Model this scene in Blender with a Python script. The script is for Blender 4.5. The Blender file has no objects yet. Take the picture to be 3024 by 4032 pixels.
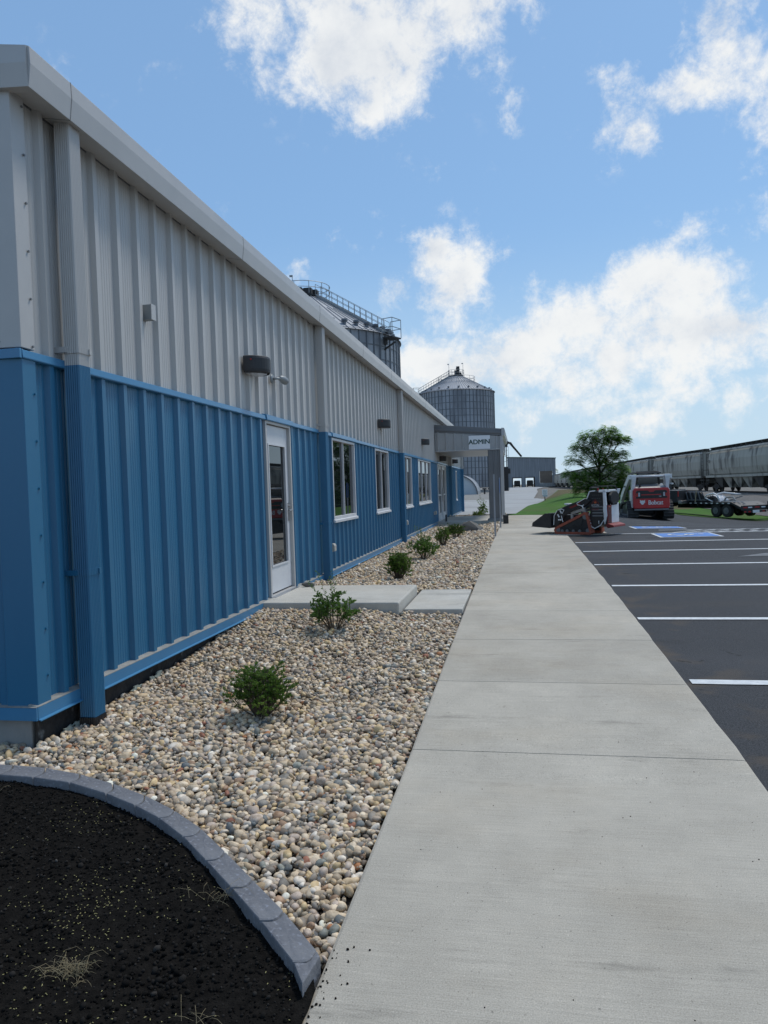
import bpy, math, random
import numpy as np
from mathutils import Vector, Matrix, noise
R_ = math.radians
SC = bpy.context.scene
COL = SC.collection
random.seed(7)

# ------------------------------------------------------------------ camera
cam_d = bpy.data.cameras.new("camera")
cam = bpy.data.objects.new("camera", cam_d)
COL.objects.link(cam)
YAW, PITCH, ROLL = -0.18501652, -0.03184357, -0.03272818
def cam_axes():
    cy, sy, cp, sp = math.cos(YAW), math.sin(YAW), math.cos(PITCH), math.sin(PITCH)
    f = Vector((sy * cp, cy * cp, sp)); r = Vector((cy, -sy, 0)); u = r.cross(f)
    cr, sr = math.cos(ROLL), math.sin(ROLL)
    return cr * r + sr * u, -sr * r + cr * u, f
_r, _u, _f = cam_axes()
M = Matrix((( _r.x, _u.x, -_f.x, 0), (_r.y, _u.y, -_f.y, 0), (_r.z, _u.z, -_f.z, 1.546), (0, 0, 0, 1)))
cam.matrix_world = M
cam_d.sensor_fit = 'VERTICAL'; cam_d.sensor_height = 36.0; cam_d.sensor_width = 27.0
cam_d.lens = 2870.0 / 4032 * 36
cam_d.clip_start = 0.05; cam_d.clip_end = 9000
SC.camera = cam

# ------------------------------------------------------------------ sun, sky, exposure
SUN_EL, SUN_AZ = R_(60), R_(38)          # azimuth measured from +Y towards +X
SC.view_settings.view_transform = 'Standard'
try: SC.view_settings.look = 'None'
except Exception: pass
SC.view_settings.exposure = 0.3
SC.view_settings.gamma = 1.0
sun_d = bpy.data.lights.new("sun", 'SUN'); sun_d.energy = 1.9; sun_d.angle = R_(11); sun_d.color = (1.0, 0.95, 0.87)
sun = bpy.data.objects.new("sun", sun_d); COL.objects.link(sun)
sd = Vector((math.sin(SUN_AZ) * math.cos(SUN_EL), math.cos(SUN_AZ) * math.cos(SUN_EL), math.sin(SUN_EL)))
sun.rotation_euler = sd.to_track_quat('Z', 'Y').to_euler(); sun.location = (0, 0, 40)

W = bpy.data.worlds.new("World"); SC.world = W; W.use_nodes = True
nt = W.node_tree; nt.nodes.clear()
def N(t, **k):
    n = nt.nodes.new(t)
    for a, b in k.items(): setattr(n, a, b)
    return n
L = nt.links.new
def MA(op, a, b=None, c=None, clamp=False):
    n = N('ShaderNodeMath', operation=op); n.use_clamp = clamp
    for i, v in enumerate((a, b, c)):
        if v is None: continue
        if isinstance(v, (int, float)): n.inputs[i].default_value = v
        else: L(v, n.inputs[i])
    return n.outputs[0]
sky = N('ShaderNodeTexSky', sky_type='NISHITA'); sky.sun_disc = False
sky.sun_elevation = SUN_EL; sky.sun_rotation = SUN_AZ; sky.air_density = 1.0; sky.dust_density = 0.5; sky.ozone_density = 2.5
tc = N('ShaderNodeTexCoord'); D = tc.outputs['Generated']
sep = N('ShaderNodeSeparateXYZ'); L(D, sep.inputs[0])
# cumulus clouds: where each clump stands in the sky (direction, angular size)
CL = [(-.29,.786,.546,.06),(-.233,.81,.545,.09),(-.175,.832,.535,.10),(-.112,.844,.535,.09),(-.049,.845,.538,.07),(-.01,.847,.538,.05),(-.183,.86,.476,.064),(-.118,.873,.474,.053),(-.214,.849,.484,.04),(-.165,.878,.448,.03),
(.122,.885,.450,.036),(.118,.906,.404,.040),(.171,.891,.42,.044),(.206,.878,.434,.044),(.15,.905,.392,.024),(.15,.985,.075,.03),(.06,.99,.10,.035),(.0,.993,.09,.03),(.20,.972,.10,.035),(.11,.99,.055,.03),(.25,.845,.474,.07),(.272,.865,.424,.05),(.276,.885,.379,.044),(.223,.839,.497,.038),(0,.891,.454,.022),(.007,.902,.432,.02),
(-.119,.943,.312,.034),(-.105,.944,.310,.026),(-.089,.958,.272,.050),(-.138,.956,.257,.050),(-.055,.956,.287,.040),(-.075,.964,.250,.040),(-.165,.952,.262,.036),(-.276,.917,.288,.03),(.204,.943,.262,.05),(.168,.954,.249,.048),(.13,.957,.259,.035),(.239,.941,.239,.035),(.21,.933,.292,.018),
(-.008,.981,.193,.062),(-.064,.983,.173,.062),(-.126,.979,.164,.06),(.051,.976,.212,.062),(.108,.972,.206,.062),(.164,.968,.19,.07),(.216,.96,.179,.07),(.261,.95,.168,.07),(.293,.937,.19,.057),(.068,.989,.135,.036),(.131,.982,.136,.036),(.258,.962,.092,.03),(-.072,.99,.125,.05),(.002,.989,.151,.05)]
nz0 = N('ShaderNodeTexNoise'); nz0.inputs['Scale'].default_value = 9; nz0.inputs['Detail'].default_value = 3; L(D, nz0.inputs['Vector'])
warp = N('ShaderNodeVectorMath', operation='MULTIPLY_ADD')
L(nz0.outputs['Color'], warp.inputs[0]); warp.inputs[1].default_value = (.05, .05, .04); L(D, warp.inputs[2])
off = N('ShaderNodeVectorMath', operation='SUBTRACT'); L(warp.outputs[0], off.inputs[0]); off.inputs[1].default_value = (.025, .025, .02)
acc = None
for x, y, z, r in CL:
    d = N('ShaderNodeVectorMath', operation='DISTANCE'); L(off.outputs[0], d.inputs[0]); d.inputs[1].default_value = (x, y, z)
    m = N('ShaderNodeMapRange', interpolation_type='SMOOTHSTEP'); L(d.outputs['Value'], m.inputs[0])
    m.inputs[1].default_value = 0; m.inputs[2].default_value = r * 1.35; m.inputs[3].default_value = 1; m.inputs[4].default_value = 0
    acc = m.outputs[0] if acc is None else MA('ADD', acc, m.outputs[0])
front = MA('MINIMUM', acc, 3.4)
# unseen clouds out of view, cover added and shaped to light the wall
nzb = N('ShaderNodeTexNoise'); nzb.inputs['Scale'].default_value = 2.6; nzb.inputs['Detail'].default_value = 4; L(D, nzb.inputs['Vector'])
back = MA('MULTIPLY', MA('SUBTRACT', nzb.outputs[0], .42), 7, clamp=True)
isback = N('ShaderNodeMapRange', interpolation_type='SMOOTHSTEP'); L(sep.outputs[1], isback.inputs[0])
isback.inputs[1].default_value = .55; isback.inputs[2].default_value = .75; isback.inputs[3].default_value = 1; isback.inputs[4].default_value = 0
lowz = N('ShaderNodeMapRange', interpolation_type='SMOOTHSTEP'); L(sep.outputs[2], lowz.inputs[0]); lowz.inputs[1].default_value = .05; lowz.inputs[2].default_value = .42; lowz.inputs[3].default_value = .75; lowz.inputs[4].default_value = .12
str_ = N('ShaderNodeMapping'); L(D, str_.inputs[0]); str_.inputs['Scale'].default_value = (1, 1, 2.6)
nzl = N('ShaderNodeTexNoise'); nzl.inputs['Scale'].default_value = 6; nzl.inputs['Detail'].default_value = 6; L(str_.outputs[0], nzl.inputs['Vector'])
wisp = MA('MULTIPLY', MA('MULTIPLY', MA('SUBTRACT', nzl.outputs[0], .44), 5, clamp=True), lowz.outputs[0])
rear = N('ShaderNodeMapRange', interpolation_type='SMOOTHSTEP'); L(sep.outputs[1], rear.inputs[0]); rear.inputs[1].default_value = -.45; rear.inputs[2].default_value = .1; rear.inputs[3].default_value = .35; rear.inputs[4].default_value = 1
dens0 = MA('ADD', MA('ADD', front, wisp), MA('MULTIPLY', MA('MULTIPLY', back, rear.outputs[0]), isback.outputs[0]))
nz1 = N('ShaderNodeTexNoise'); nz1.inputs['Scale'].default_value = 13; nz1.inputs['Detail'].default_value = 13; nz1.inputs['Roughness'].default_value = .66; L(D, nz1.inputs['Vector'])
nz2 = N('ShaderNodeTexNoise'); nz2.inputs['Scale'].default_value = 5; nz2.inputs['Detail'].default_value = 5; L(D, nz2.inputs['Vector'])
edge = MA('MULTIPLY', MA('SUBTRACT', nz1.outputs[0], .54), 5.6)
nz3 = N('ShaderNodeTexNoise'); nz3.inputs['Scale'].default_value = 30; nz3.inputs['Detail'].default_value = 12; nz3.inputs['Roughness'].default_value = .7; nz3.inputs['Distortion'].default_value = .4; L(D, nz3.inputs['Vector'])
dens = MA('ADD', MA('ADD', dens0, edge), MA('MULTIPLY', MA('SUBTRACT', nz3.outputs[0], .5), 2.6))
alpha = N('ShaderNodeMapRange', interpolation_type='SMOOTHSTEP'); L(dens, alpha.inputs[0])
alpha.inputs[1].default_value = .10; alpha.inputs[2].default_value = 1.9
a1 = MA('MULTIPLY', alpha.outputs[0], MA('MINIMUM', MA('MULTIPLY', dens0, 6), 1))
# thin veil low in the sky
veil = N('ShaderNodeMapRange', interpolation_type='SMOOTHSTEP'); L(sep.outputs[2], veil.inputs[0])
veil.inputs[1].default_value = .0; veil.inputs[2].default_value = .34; veil.inputs[3].default_value = .95; veil.inputs[4].default_value = 0
a2 = MA('MULTIPLY', veil.outputs[0], MA('ADD', .55, MA('MULTIPLY', nz2.outputs[0], .8)), clamp=True)
amax = MA('MAXIMUM', MA('MULTIPLY', a1, .96), a2)
# body tone: thick cores go grey-lavender, rims stay white
thick = N('ShaderNodeMapRange', interpolation_type='SMOOTHSTEP'); L(MA('ADD', MA('ADD', dens0, MA('MULTIPLY', MA('SUBTRACT', nz1.outputs[0], .5), -4.0)), MA('MULTIPLY', MA('SUBTRACT', nz2.outputs[0], .5), 3.0)), thick.inputs[0])
thick.inputs[1].default_value = 1.0; thick.inputs[2].default_value = 4.2
ccol = N('ShaderNodeMixRGB'); L(MA('MULTIPLY', thick.outputs[0], .9), ccol.inputs[0])
ccol.inputs[1].default_value = (7.4, 7.5, 7.5, 1); ccol.inputs[2].default_value = (4.2, 4.75, 5.6, 1)
mixv = N('ShaderNodeMixRGB'); mix = N('ShaderNodeMixRGB'); L(a2, mixv.inputs[0]); L(MA('MULTIPLY', a1, .97), mix.inputs[0]); mixv.inputs[2].default_value = (4.6, 5.9, 7.0, 1)
tint = N('ShaderNodeMixRGB', blend_type='MULTIPLY'); tint.inputs[0].default_value = 1; L(sky.outputs[0], tint.inputs[1]); tint.inputs[2].default_value = (.95, 1.12, 1.10, 1)
flat = N('ShaderNodeMixRGB'); flat.inputs[0].default_value = .55; L(tint.outputs[0], flat.inputs[1]); flat.inputs[2].default_value = (2.15, 3.75, 6.4, 1); L(flat.outputs[0], mixv.inputs[1]); L(mixv.outputs[0], mix.inputs[1]); L(ccol.outputs[0], mix.inputs[2])
bg = N('ShaderNodeBackground'); L(mix.outputs[0], bg.inputs[0]); bg.inputs[1].default_value = 0.10
wo = N('ShaderNodeOutputWorld'); L(bg.outputs[0], wo.inputs[0])
SC.cycles.max_bounces = 6; SC.cycles.diffuse_bounces = 3; SC.cycles.glossy_bounces = 4; SC.cycles.transmission_bounces = 4; SC.cycles.transparent_max_bounces = 8
SC.cycles.use_denoising = True

# ------------------------------------------------------------------ materials
def lin(c):
    return tuple((v / 12.92 if v <= .04045 else ((v + .055) / 1.055) ** 2.4) for v in (c[0] / 255, c[1] / 255, c[2] / 255))
def mat(name, c1, c2=None, rough=.6, metal=0, scale=4, bump=0, bscale=60, stretch=(1, 1, 1), spec=.5, c3=None, s3=.6, t3=.62, detail=6, ior=None, vcol=None, coat=0):
    m = bpy.data.materials.new(name); m.use_nodes = True; t = m.node_tree; t.nodes.clear()
    n = lambda k: t.nodes.new(k)
    out = n('ShaderNodeOutputMaterial'); p = n('ShaderNodeBsdfPrincipled'); t.links.new(p.outputs[0], out.inputs[0])
    p.inputs['Roughness'].default_value = rough; p.inputs['Metallic'].default_value = metal
    p.inputs['Specular IOR Level'].default_value = spec
    if ior: p.inputs['IOR'].default_value = ior
    if coat: p.inputs['Coat Weight'].default_value = coat; p.inputs['Coat Roughness'].default_value = .1
    co = n('ShaderNodeTexCoord'); mp = n('ShaderNodeMapping'); t.links.new(co.outputs['Object'], mp.inputs[0]); mp.inputs['Scale'].default_value = stretch
    c2 = c2 or tuple(v * .85 for v in c1)
    nz = n('ShaderNodeTexNoise'); nz.inputs['Scale'].default_value = scale; nz.inputs['Detail'].default_value = detail; nz.inputs['Roughness'].default_value = .6
    t.links.new(mp.outputs[0], nz.inputs['Vector'])
    rp = n('ShaderNodeMapRange'); rp.inputs[1].default_value = .35; rp.inputs[2].default_value = .65; t.links.new(nz.outputs[0], rp.inputs[0])
    mx = n('ShaderNodeMixRGB'); t.links.new(rp.outputs[0], mx.inputs[0]); mx.inputs[1].default_value = (*c1, 1); mx.inputs[2].default_value = (*c2, 1)
    cur = mx.outputs[0]
    if c3:
        nb = n('ShaderNodeTexNoise'); nb.inputs['Scale'].default_value = s3; nb.inputs['Detail'].default_value = 5; t.links.new(mp.outputs[0], nb.inputs['Vector'])
        rr = n('ShaderNodeMapRange'); rr.interpolation_type = 'SMOOTHSTEP'; rr.inputs[1].default_value = t3 - .08; rr.inputs[2].default_value = t3 + .1; t.links.new(nb.outputs[0], rr.inputs[0])
        m3 = n('ShaderNodeMixRGB'); t.links.new(rr.outputs[0], m3.inputs[0]); t.links.new(cur, m3.inputs[1]); m3.inputs[2].default_value = (*c3, 1); cur = m3.outputs[0]
    if vcol:
        at = n('ShaderNodeAttribute'); at.attribute_name = vcol
        mv = n('ShaderNodeMixRGB'); mv.blend_type = 'MULTIPLY'; mv.inputs[0].default_value = 1; t.links.new(at.outputs['Color'], mv.inputs[1]); t.links.new(cur, mv.inputs[2]); cur = mv.outputs[0]
    t.links.new(cur, p.inputs['Base Color'])
    if bump:
        b2 = n('ShaderNodeTexNoise'); b2.inputs['Scale'].default_value = bscale; b2.inputs['Detail'].default_value = 4; t.links.new(mp.outputs[0], b2.inputs['Vector'])
        bp = n('ShaderNodeBump'); bp.inputs['Strength'].default_value = bump; bp.inputs['Distance'].default_value = .01; t.links.new(b2.outputs[0], bp.inputs['Height']); t.links.new(bp.outputs[0], p.inputs['Normal'])
    return m
MT = {}
def define():
    g = MT
    g['blue'] = mat('blue_painted_steel', (.025, .148, .272), (.022, .133, .25), rough=.36, scale=1.3, bump=.05, bscale=4, stretch=(1, 1, .3), c3=(.055, .17, .28), s3=1.2, t3=.70)
    g['bluet'] = mat('blue_trim_steel', (.055, .21, .38), (.05, .19, .35), rough=.33, scale=3)
    g['greyshade'] = mat('shaded_canopy_steel', (.40, .40, .395), (.36, .365, .36), rough=.4, scale=1.2)  # darker copy of the wall grey, the canopy front's shade in its colour
    g['grey'] = mat('grey_painted_steel', (.47, .458, .44), (.43, .422, .405), rough=.38, scale=1.2, bump=.05, bscale=4, stretch=(1, 1, .3))
    g['greyt'] = mat('grey_trim_steel', (.47, .46, .445), (.43, .424, .412), rough=.38, scale=2, c3=(.34, .33, .315), s3=.8, t3=.74)
    g['greym'] = mat('sealant_grey', (.24, .24, .235), (.2, .2, .2), rough=.7, scale=8)
    g['greyd'] = mat('dark_grey_steel', (.17, .175, .18), (.15, .155, .16), rough=.4, scale=2)
    g['ledge'] = mat('dusty_flashing', (.30, .29, .26), (.20, .21, .21), rough=.8, scale=14)
    g['black'] = mat('black_plastic', (.012, .012, .013), (.02, .02, .021), rough=.42, scale=12)
    g['lampm'] = mat('black_lamp_housing', (.022, .023, .026), (.03, .031, .034), rough=.5, scale=8)
    g['membrane'] = mat('black_foundation_membrane', (.006, .006, .007), (.02, .02, .02), rough=.75, scale=25, bump=.5, bscale=30, c3=(.16, .17, .17), s3=9, t3=.68)
    g['concw'] = mat('concrete_footing', (.30, .30, .285), (.22, .225, .22), rough=.85, scale=3, bump=.3, bscale=30, stretch=(1, 1, .4))
    g['white'] = mat('white_painted_aluminium', (.62, .63, .64), (.57, .58, .6), rough=.4, scale=3)
    g['steel'] = mat('brushed_steel', (.5, .5, .5), (.42, .42, .43), rough=.3, metal=.9, scale=20)
    g['galv'] = mat('galvanised_steel', (.33, .35, .38), (.26, .28, .305), rough=.5, metal=.25, scale=.35, stretch=(1, 1, .35), c3=(.19, .20, .22), s3=.5, t3=.56)
    g['galvr'] = mat('galvanised_roof', (.36, .375, .40), (.30, .315, .335), rough=.6, metal=.15, scale=.5)
    g['galvd'] = mat('weathered_stiffener', (.15, .165, .185), (.12, .13, .145), rough=.5, metal=.4, scale=1)
    g['rail'] = mat('railing_paint', (.28, .30, .31), (.22, .24, .25), rough=.5, metal=.3)
    g['dark'] = mat('dark_iron', (.02, .021, .023), (.035, .035, .036), rough=.6, scale=6)
    g['dkred'] = mat('worn_red_steel', (.24, .014, .014), (.13, .012, .012), rough=.6, scale=9)
    g['red'] = mat('red_painted_steel', (.50, .018, .022), (.42, .014, .018), rough=.35, scale=3, coat=.3)
    g['lwhite'] = mat('loader_white_paint', (.78, .78, .77), (.66, .66, .65), rough=.38, scale=5, coat=.2)
    g['lcream'] = mat('loader_grey_frame', (.36, .35, .33), (.28, .27, .25), rough=.5, scale=8)
    g['rubber'] = mat('black_rubber', (.022, .022, .023), (.035, .034, .032), rough=.8, scale=15, bump=.3, bscale=40)
    g['clay'] = mat('clay_caked_rubber', (.38, .10, .058), (.26, .075, .048), rough=.9, scale=9, bump=.4, bscale=30)
    g['grass'] = mat('lawn_turf', (.066, .15, .022), (.045, .11, .017), rough=.95, scale=.9, bump=.6, bscale=25, spec=.15, c3=(.075, .115, .03), s3=.25, t3=.55)
    g['drygrass'] = mat('dry_turf', (.13, .10, .055), (.09, .09, .04), rough=.95, scale=1.5, bump=.5, bscale=20, spec=.1)
    g['dirt'] = mat('gravelly_dirt', (.20, .185, .16), (.14, .13, .115), rough=.95, scale=1.2, bump=.5, bscale=20, spec=.2)
    g['ballast'] = mat('track_ballast', (.19, .18, .17), (.11, .105, .10), rough=.95, scale=9, bump=.8, bscale=12, spec=.2)
    g['concd'] = mat('pale_concrete_road', (.36, .365, .36), (.31, .315, .31), rough=.85, scale=.4, bump=.15, bscale=20, c3=(.27, .27, .265), s3=.15, t3=.6)
    g['gravroad'] = mat('gravel_road', (.25, .24, .22), (.19, .185, .17), rough=.95, scale=3, bump=.5, bscale=14)
    g['asph'] = None
    g['paint'] = mat('road_paint', (.68, .70, .70), (.52, .54, .55), rough=.6, scale=18, bump=.15, bscale=120, c3=(.40, .41, .42), s3=9, t3=.70)
    g['oldpaint'] = mat('worn_road_paint', (.17, .18, .19), (.10, .105, .11), rough=.8, scale=9)
    g['padblue'] = mat('blue_road_paint', (.045, .17, .50), (.06, .20, .52), rough=.6, scale=10)
    g['hop'] = mat('weathered_hopper_car_steel', (.40, .39, .345), (.32, .31, .27), rough=.6, scale=.9, stretch=(2.5, 1, .22), c3=(.085, .082, .075), s3=.9, t3=.585)
    g['hopd'] = mat('grimy_car_steel', (.09, .086, .078), (.05, .048, .045), rough=.8, scale=2)
    g['rust'] = mat('rusty_bogie', (.045, .036, .030), (.025, .022, .02), rough=.85, scale=4)
    g['bark'] = mat('tree_bark', (.035, .028, .022), (.06, .05, .04), rough=.9, scale=8, bump=.5, bscale=20)
    g['twig'] = mat('shrub_twig', (.10, .075, .05), (.07, .05, .035), rough=.85, scale=20)
    g['fence_m'] = mat('weathered_barn_steel', (.26, .275, .295), (.16, .175, .19), rough=.6, metal=.2, scale=.5, stretch=(6, 6, .25))
    g['brown'] = mat('brown_door_steel', (.15, .115, .085), (.12, .09, .07), rough=.6, scale=1)
    g['edgest'] = mat('charcoal_edging_concrete', (.118, .122, .136), (.165, .17, .182), rough=.85, scale=6, bump=.5, bscale=45, c3=(.22, .23, .26), s3=60, t3=.63)
    g['boulder'] = mat('boulder_stone', (.16, .15, .13), (.10, .095, .09), rough=.85, scale=3, bump=.5, bscale=12)
    g['sign'] = mat('white_sign_face', (.82, .83, .84), (.78, .79, .80), rough=.35, scale=2)
    g['green'] = mat('dark_green_lettering', (.006, .06, .042), (.006, .05, .038), rough=.5)
    g['amber'] = mat('orange_decal', (.55, .10, .02), (.5, .08, .02), rough=.5)
    g['dred'] = mat('dull_red_decal', (.18, .012, .012), (.15, .01, .01), rough=.5)
    g['tail'] = mat('red_reflector', (.45, .02, .02), (.4, .015, .015), rough=.3)
    g['plastic'] = mat('clear_wrap', (.55, .57, .60), (.40, .42, .45), rough=.25, scale=6, bump=.5, bscale=8)
    g['beige'] = mat('beige_outlet_cover', (.45, .43, .38), (.4, .38, .34), rough=.5)
    g['straw'] = mat('dry_straw', (.30, .24, .14), (.2, .16, .09), rough=.9, scale=30)
    g['seed'] = mat('grass_seed', (.42, .38, .16), (.36, .31, .12), rough=.8, scale=50)
    g['soil'] = mat('black_topsoil', (.0065, .006, .0055), (.015, .0135, .012), rough=1, scale=30, bump=.9, bscale=160, spec=.05)
    g['cabglass'] = mat('cab_glass', (.02, .035, .04), (.02, .03, .035), rough=.05, spec=.5, ior=1.6)
    g['fabric_end'] = mat('white_hut_panel', (.50, .56, .60), (.45, .51, .55), rough=.5, scale=1)
    # window glass: a dark room behind a reflecting pane
    m = mat('window_glass', (.006, .008, .009), (.008, .010, .011), rough=.015, ior=1.75, spec=.5); g['glass'] = m
    # foliage
    for nm, a, b, c in (('boxleaf', (.085, .155, .026), (.115, .20, .036), (.18, .27, .055)), ('twigleaf', (.13, .23, .05), (.09, .175, .038), (.20, .30, .075)), ('limeleaf', (.075, .14, .022), (.05, .10, .018), (.12, .19, .035)), ('treeleaf', (.20, .36, .06), (.135, .27, .045), (.34, .48, .10))):
        m = mat(nm, a, b, rough=.55, scale=7, spec=.3, c3=c, s3=3.0, t3=.56)
        t = m.node_tree; p = [n for n in t.nodes if n.type == 'BSDF_PRINCIPLED'][0]; out = [n for n in t.nodes if n.type == 'OUTPUT_MATERIAL'][0]
        tr = t.nodes.new('ShaderNodeBsdfTranslucent'); src = p.inputs['Base Color'].links[0].from_socket; t.links.new(src, tr.inputs[0])
        ms = t.nodes.new('ShaderNodeMixShader'); ms.inputs[0].default_value = .5; t.links.new(p.outputs[0], ms.inputs[1]); t.links.new(tr.outputs[0], ms.inputs[2]); t.links.new(ms.outputs[0], out.inputs[0])
        g[nm] = m
define()

def concrete_mat(name, base=(.36, .352, .325)):
    """broom-finished pavement: cross lines, fine pits, stains"""
    m = bpy.data.materials.new(name); m.use_nodes = True; t = m.node_tree; t.nodes.clear(); n = t.nodes.new; K = t.links.new
    out = n('ShaderNodeOutputMaterial'); p = n('ShaderNodeBsdfPrincipled'); K(p.outputs[0], out.inputs[0]); p.inputs['Roughness'].default_value = .82; p.inputs['Specular IOR Level'].default_value = .3
    co = n('ShaderNodeTexCoord')
    def nz(scale, st=(1, 1, 1), det=5, ro=.6):
        mp = n('ShaderNodeMapping'); mp.inputs['Scale'].default_value = st; K(co.outputs['Object'], mp.inputs[0])
        x = n('ShaderNodeTexNoise'); x.inputs['Scale'].default_value = scale; x.inputs['Detail'].default_value = det; x.inputs['Roughness'].default_value = ro; K(mp.outputs[0], x.inputs['Vector']); return x.outputs[0]
    def mr(v, a, b, c, d, sm=False):
        x = n('ShaderNodeMapRange'); x.inputs[1].default_value = a; x.inputs[2].default_value = b; x.inputs[3].default_value = c; x.inputs[4].default_value = d
        if sm: x.interpolation_type = 'SMOOTHSTEP'
        K(v, x.inputs[0]); return x.outputs[0]
    def mul(a, b):
        x = n('ShaderNodeMath'); x.operation = 'MULTIPLY'; K(a, x.inputs[0]); K(b, x.inputs[1]); return x.outputs[0]
    broom = mr(nz(2.0, (1.5, 75, 1), 5), .3, .7, .88, 1.09)
    big = mr(nz(.9, (1, .8, 1), 6, .7), .3, .7, .80, 1.14)
    fine = mr(nz(200, (1, 1, 1), 3), .3, .7, .74, 1.2)
    pits = mr(nz(70, (1, 1, 1), 2), .66, .74, 1.0, .55, True)
    chips = mr(nz(95, (1, 1, 1), 1), .70, .76, 1.0, 1.32, True)
    stain = mr(nz(1.5, (.5, 2.2, 1), 9, .75), .56, .72, 1.0, .68, True)
    v = mul(mul(mul(broom, big), mul(fine, pits)), mul(chips, stain))
    sy = n('ShaderNodeSeparateXYZ'); K(co.outputs['Object'], sy.inputs[0]); fl = n('ShaderNodeMath'); fl.operation = 'MULTIPLY'; K(sy.outputs[1], fl.inputs[0]); fl.inputs[1].default_value = .714
    f2 = n('ShaderNodeMath'); f2.operation = 'FLOOR'; K(fl.outputs[0], f2.inputs[0]); wn = n('ShaderNodeTexWhiteNoise'); wn.noise_dimensions = '1D'; K(f2.outputs[0], wn.inputs['W'])
    v = mul(v, mr(wn.outputs[0], 0, 1, .95, 1.04)); dk = mr(nz(4.5, (1, 1.4, 1), 7, .75), .66, .72, 1.0, .66, True); v = mul(v, dk)
    hs = n('ShaderNodeMixRGB'); hs.blend_type = 'MULTIPLY'; hs.inputs[0].default_value = 1; hs.inputs[1].default_value = (*base, 1); K(v, hs.inputs[2])
    warm = n('ShaderNodeMixRGB'); warm.inputs[0].default_value = 0; K(mr(nz(.7, (1, 1.5, 1), 4), .45, .7, 0, .35, True), warm.inputs[0]); K(hs.outputs[0], warm.inputs[1])
    w2 = n('ShaderNodeMixRGB'); w2.blend_type = 'MULTIPLY'; w2.inputs[0].default_value = 1; K(hs.outputs[0], w2.inputs[1]); w2.inputs[2].default_value = (1.0, .93, .84, 1); K(w2.outputs[0], warm.inputs[2])
    K(warm.outputs[0], p.inputs['Base Color'])
    bp = n('ShaderNodeBump'); bp.inputs['Strength'].default_value = .35; bp.inputs['Distance'].default_value = .004
    ad = n('ShaderNodeMath'); ad.operation = 'ADD'; K(nz(3.5, (1, 70, 1), 3), ad.inputs[0]); K(nz(160), ad.inputs[1]); K(ad.outputs[0], bp.inputs['Height']); K(bp.outputs[0], p.inputs['Normal'])
    return m
MT['walk'] = concrete_mat('broomed_concrete', (.44, .405, .34))
MT['slab'] = concrete_mat('stoop_concrete', (.47, .455, .41))
def asphalt_mat():
    m = bpy.data.materials.new('asphalt'); m.use_nodes = True; t = m.node_tree; t.nodes.clear(); n = t.nodes.new; K = t.links.new
    out = n('ShaderNodeOutputMaterial'); p = n('ShaderNodeBsdfPrincipled'); K(p.outputs[0], out.inputs[0]); p.inputs['Roughness'].default_value = .82; p.inputs['Specular IOR Level'].default_value = .25
    co = n('ShaderNodeTexCoord')
    def nz(scale, st=(1, 1, 1), det=5):
        mp = n('ShaderNodeMapping'); mp.inputs['Scale'].default_value = st; K(co.outputs['Object'], mp.inputs[0])
        x = n('ShaderNodeTexNoise'); x.inputs['Scale'].default_value = scale; x.inputs['Detail'].default_value = det; K(mp.outputs[0], x.inputs['Vector']); return x.outputs[0]
    def mr(v, a, b, c, d):
        x = n('ShaderNodeMapRange'); x.interpolation_type = 'SMOOTHSTEP'; x.inputs[1].default_value = a; x.inputs[2].default_value = b; x.inputs[3].default_value = c; x.inputs[4].default_value = d; K(v, x.inputs[0]); return x.outputs[0]
    def mix(f, a, b):
        x = n('ShaderNodeMixRGB'); K(f, x.inputs[0])
        for i, c in ((1, a), (2, b)):
            if isinstance(c, tuple): x.inputs[i].default_value = (*c, 1)
            else: K(c, x.inputs[i])
        return x.outputs[0]
    c = mix(mr(nz(130, det=3), .35, .68, 0, 1), (.020, .0215, .024), (.058, .061, .067))
    c = mix(mr(nz(.35, (.5, 1.3, 1), 6), .48, .70, 0, .5), c, (.060, .062, .068))       # scuffed paler sweeps
    c = mix(mr(nz(.55, (.35, 1.6, 1), 5), .60, .74, 0, .4), c, (.060, .052, .043))      # dried mud film
    c = mix(mr(nz(.8, (1, 1, 1), 4), .62, .72, 0, .5), c, (.014, .014, .015))
    sx = n('ShaderNodeSeparateXYZ'); K(co.outputs['Object'], sx.inputs[0])
    e1 = mr(sx.outputs[0], 1.16, 2.1, 1, 0); e2 = n('ShaderNodeMath'); e2.operation = 'MULTIPLY'; K(e1, e2.inputs[0]); K(mr(nz(2.2, (1, 1, 1), 6), .50, .68, 0, .7), e2.inputs[1])
    c = mix(e2.outputs[0], c, (.085, .066, .048))                                          # silt washed against the walk
    c = mix(mr(nz(5.0, (1, 1, 1), 3), .70, .74, 0, .8), c, (.010, .010, .010))
    K(c, p.inputs['Base Color'])
    bp = n('ShaderNodeBump'); bp.inputs['Strength'].default_value = .5; bp.inputs['Distance'].default_value = .006; K(nz(110, det=3), bp.inputs['Height']); K(bp.outputs[0], p.inputs['Normal'])
    return m
MT['asph'] = asphalt_mat()

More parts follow.
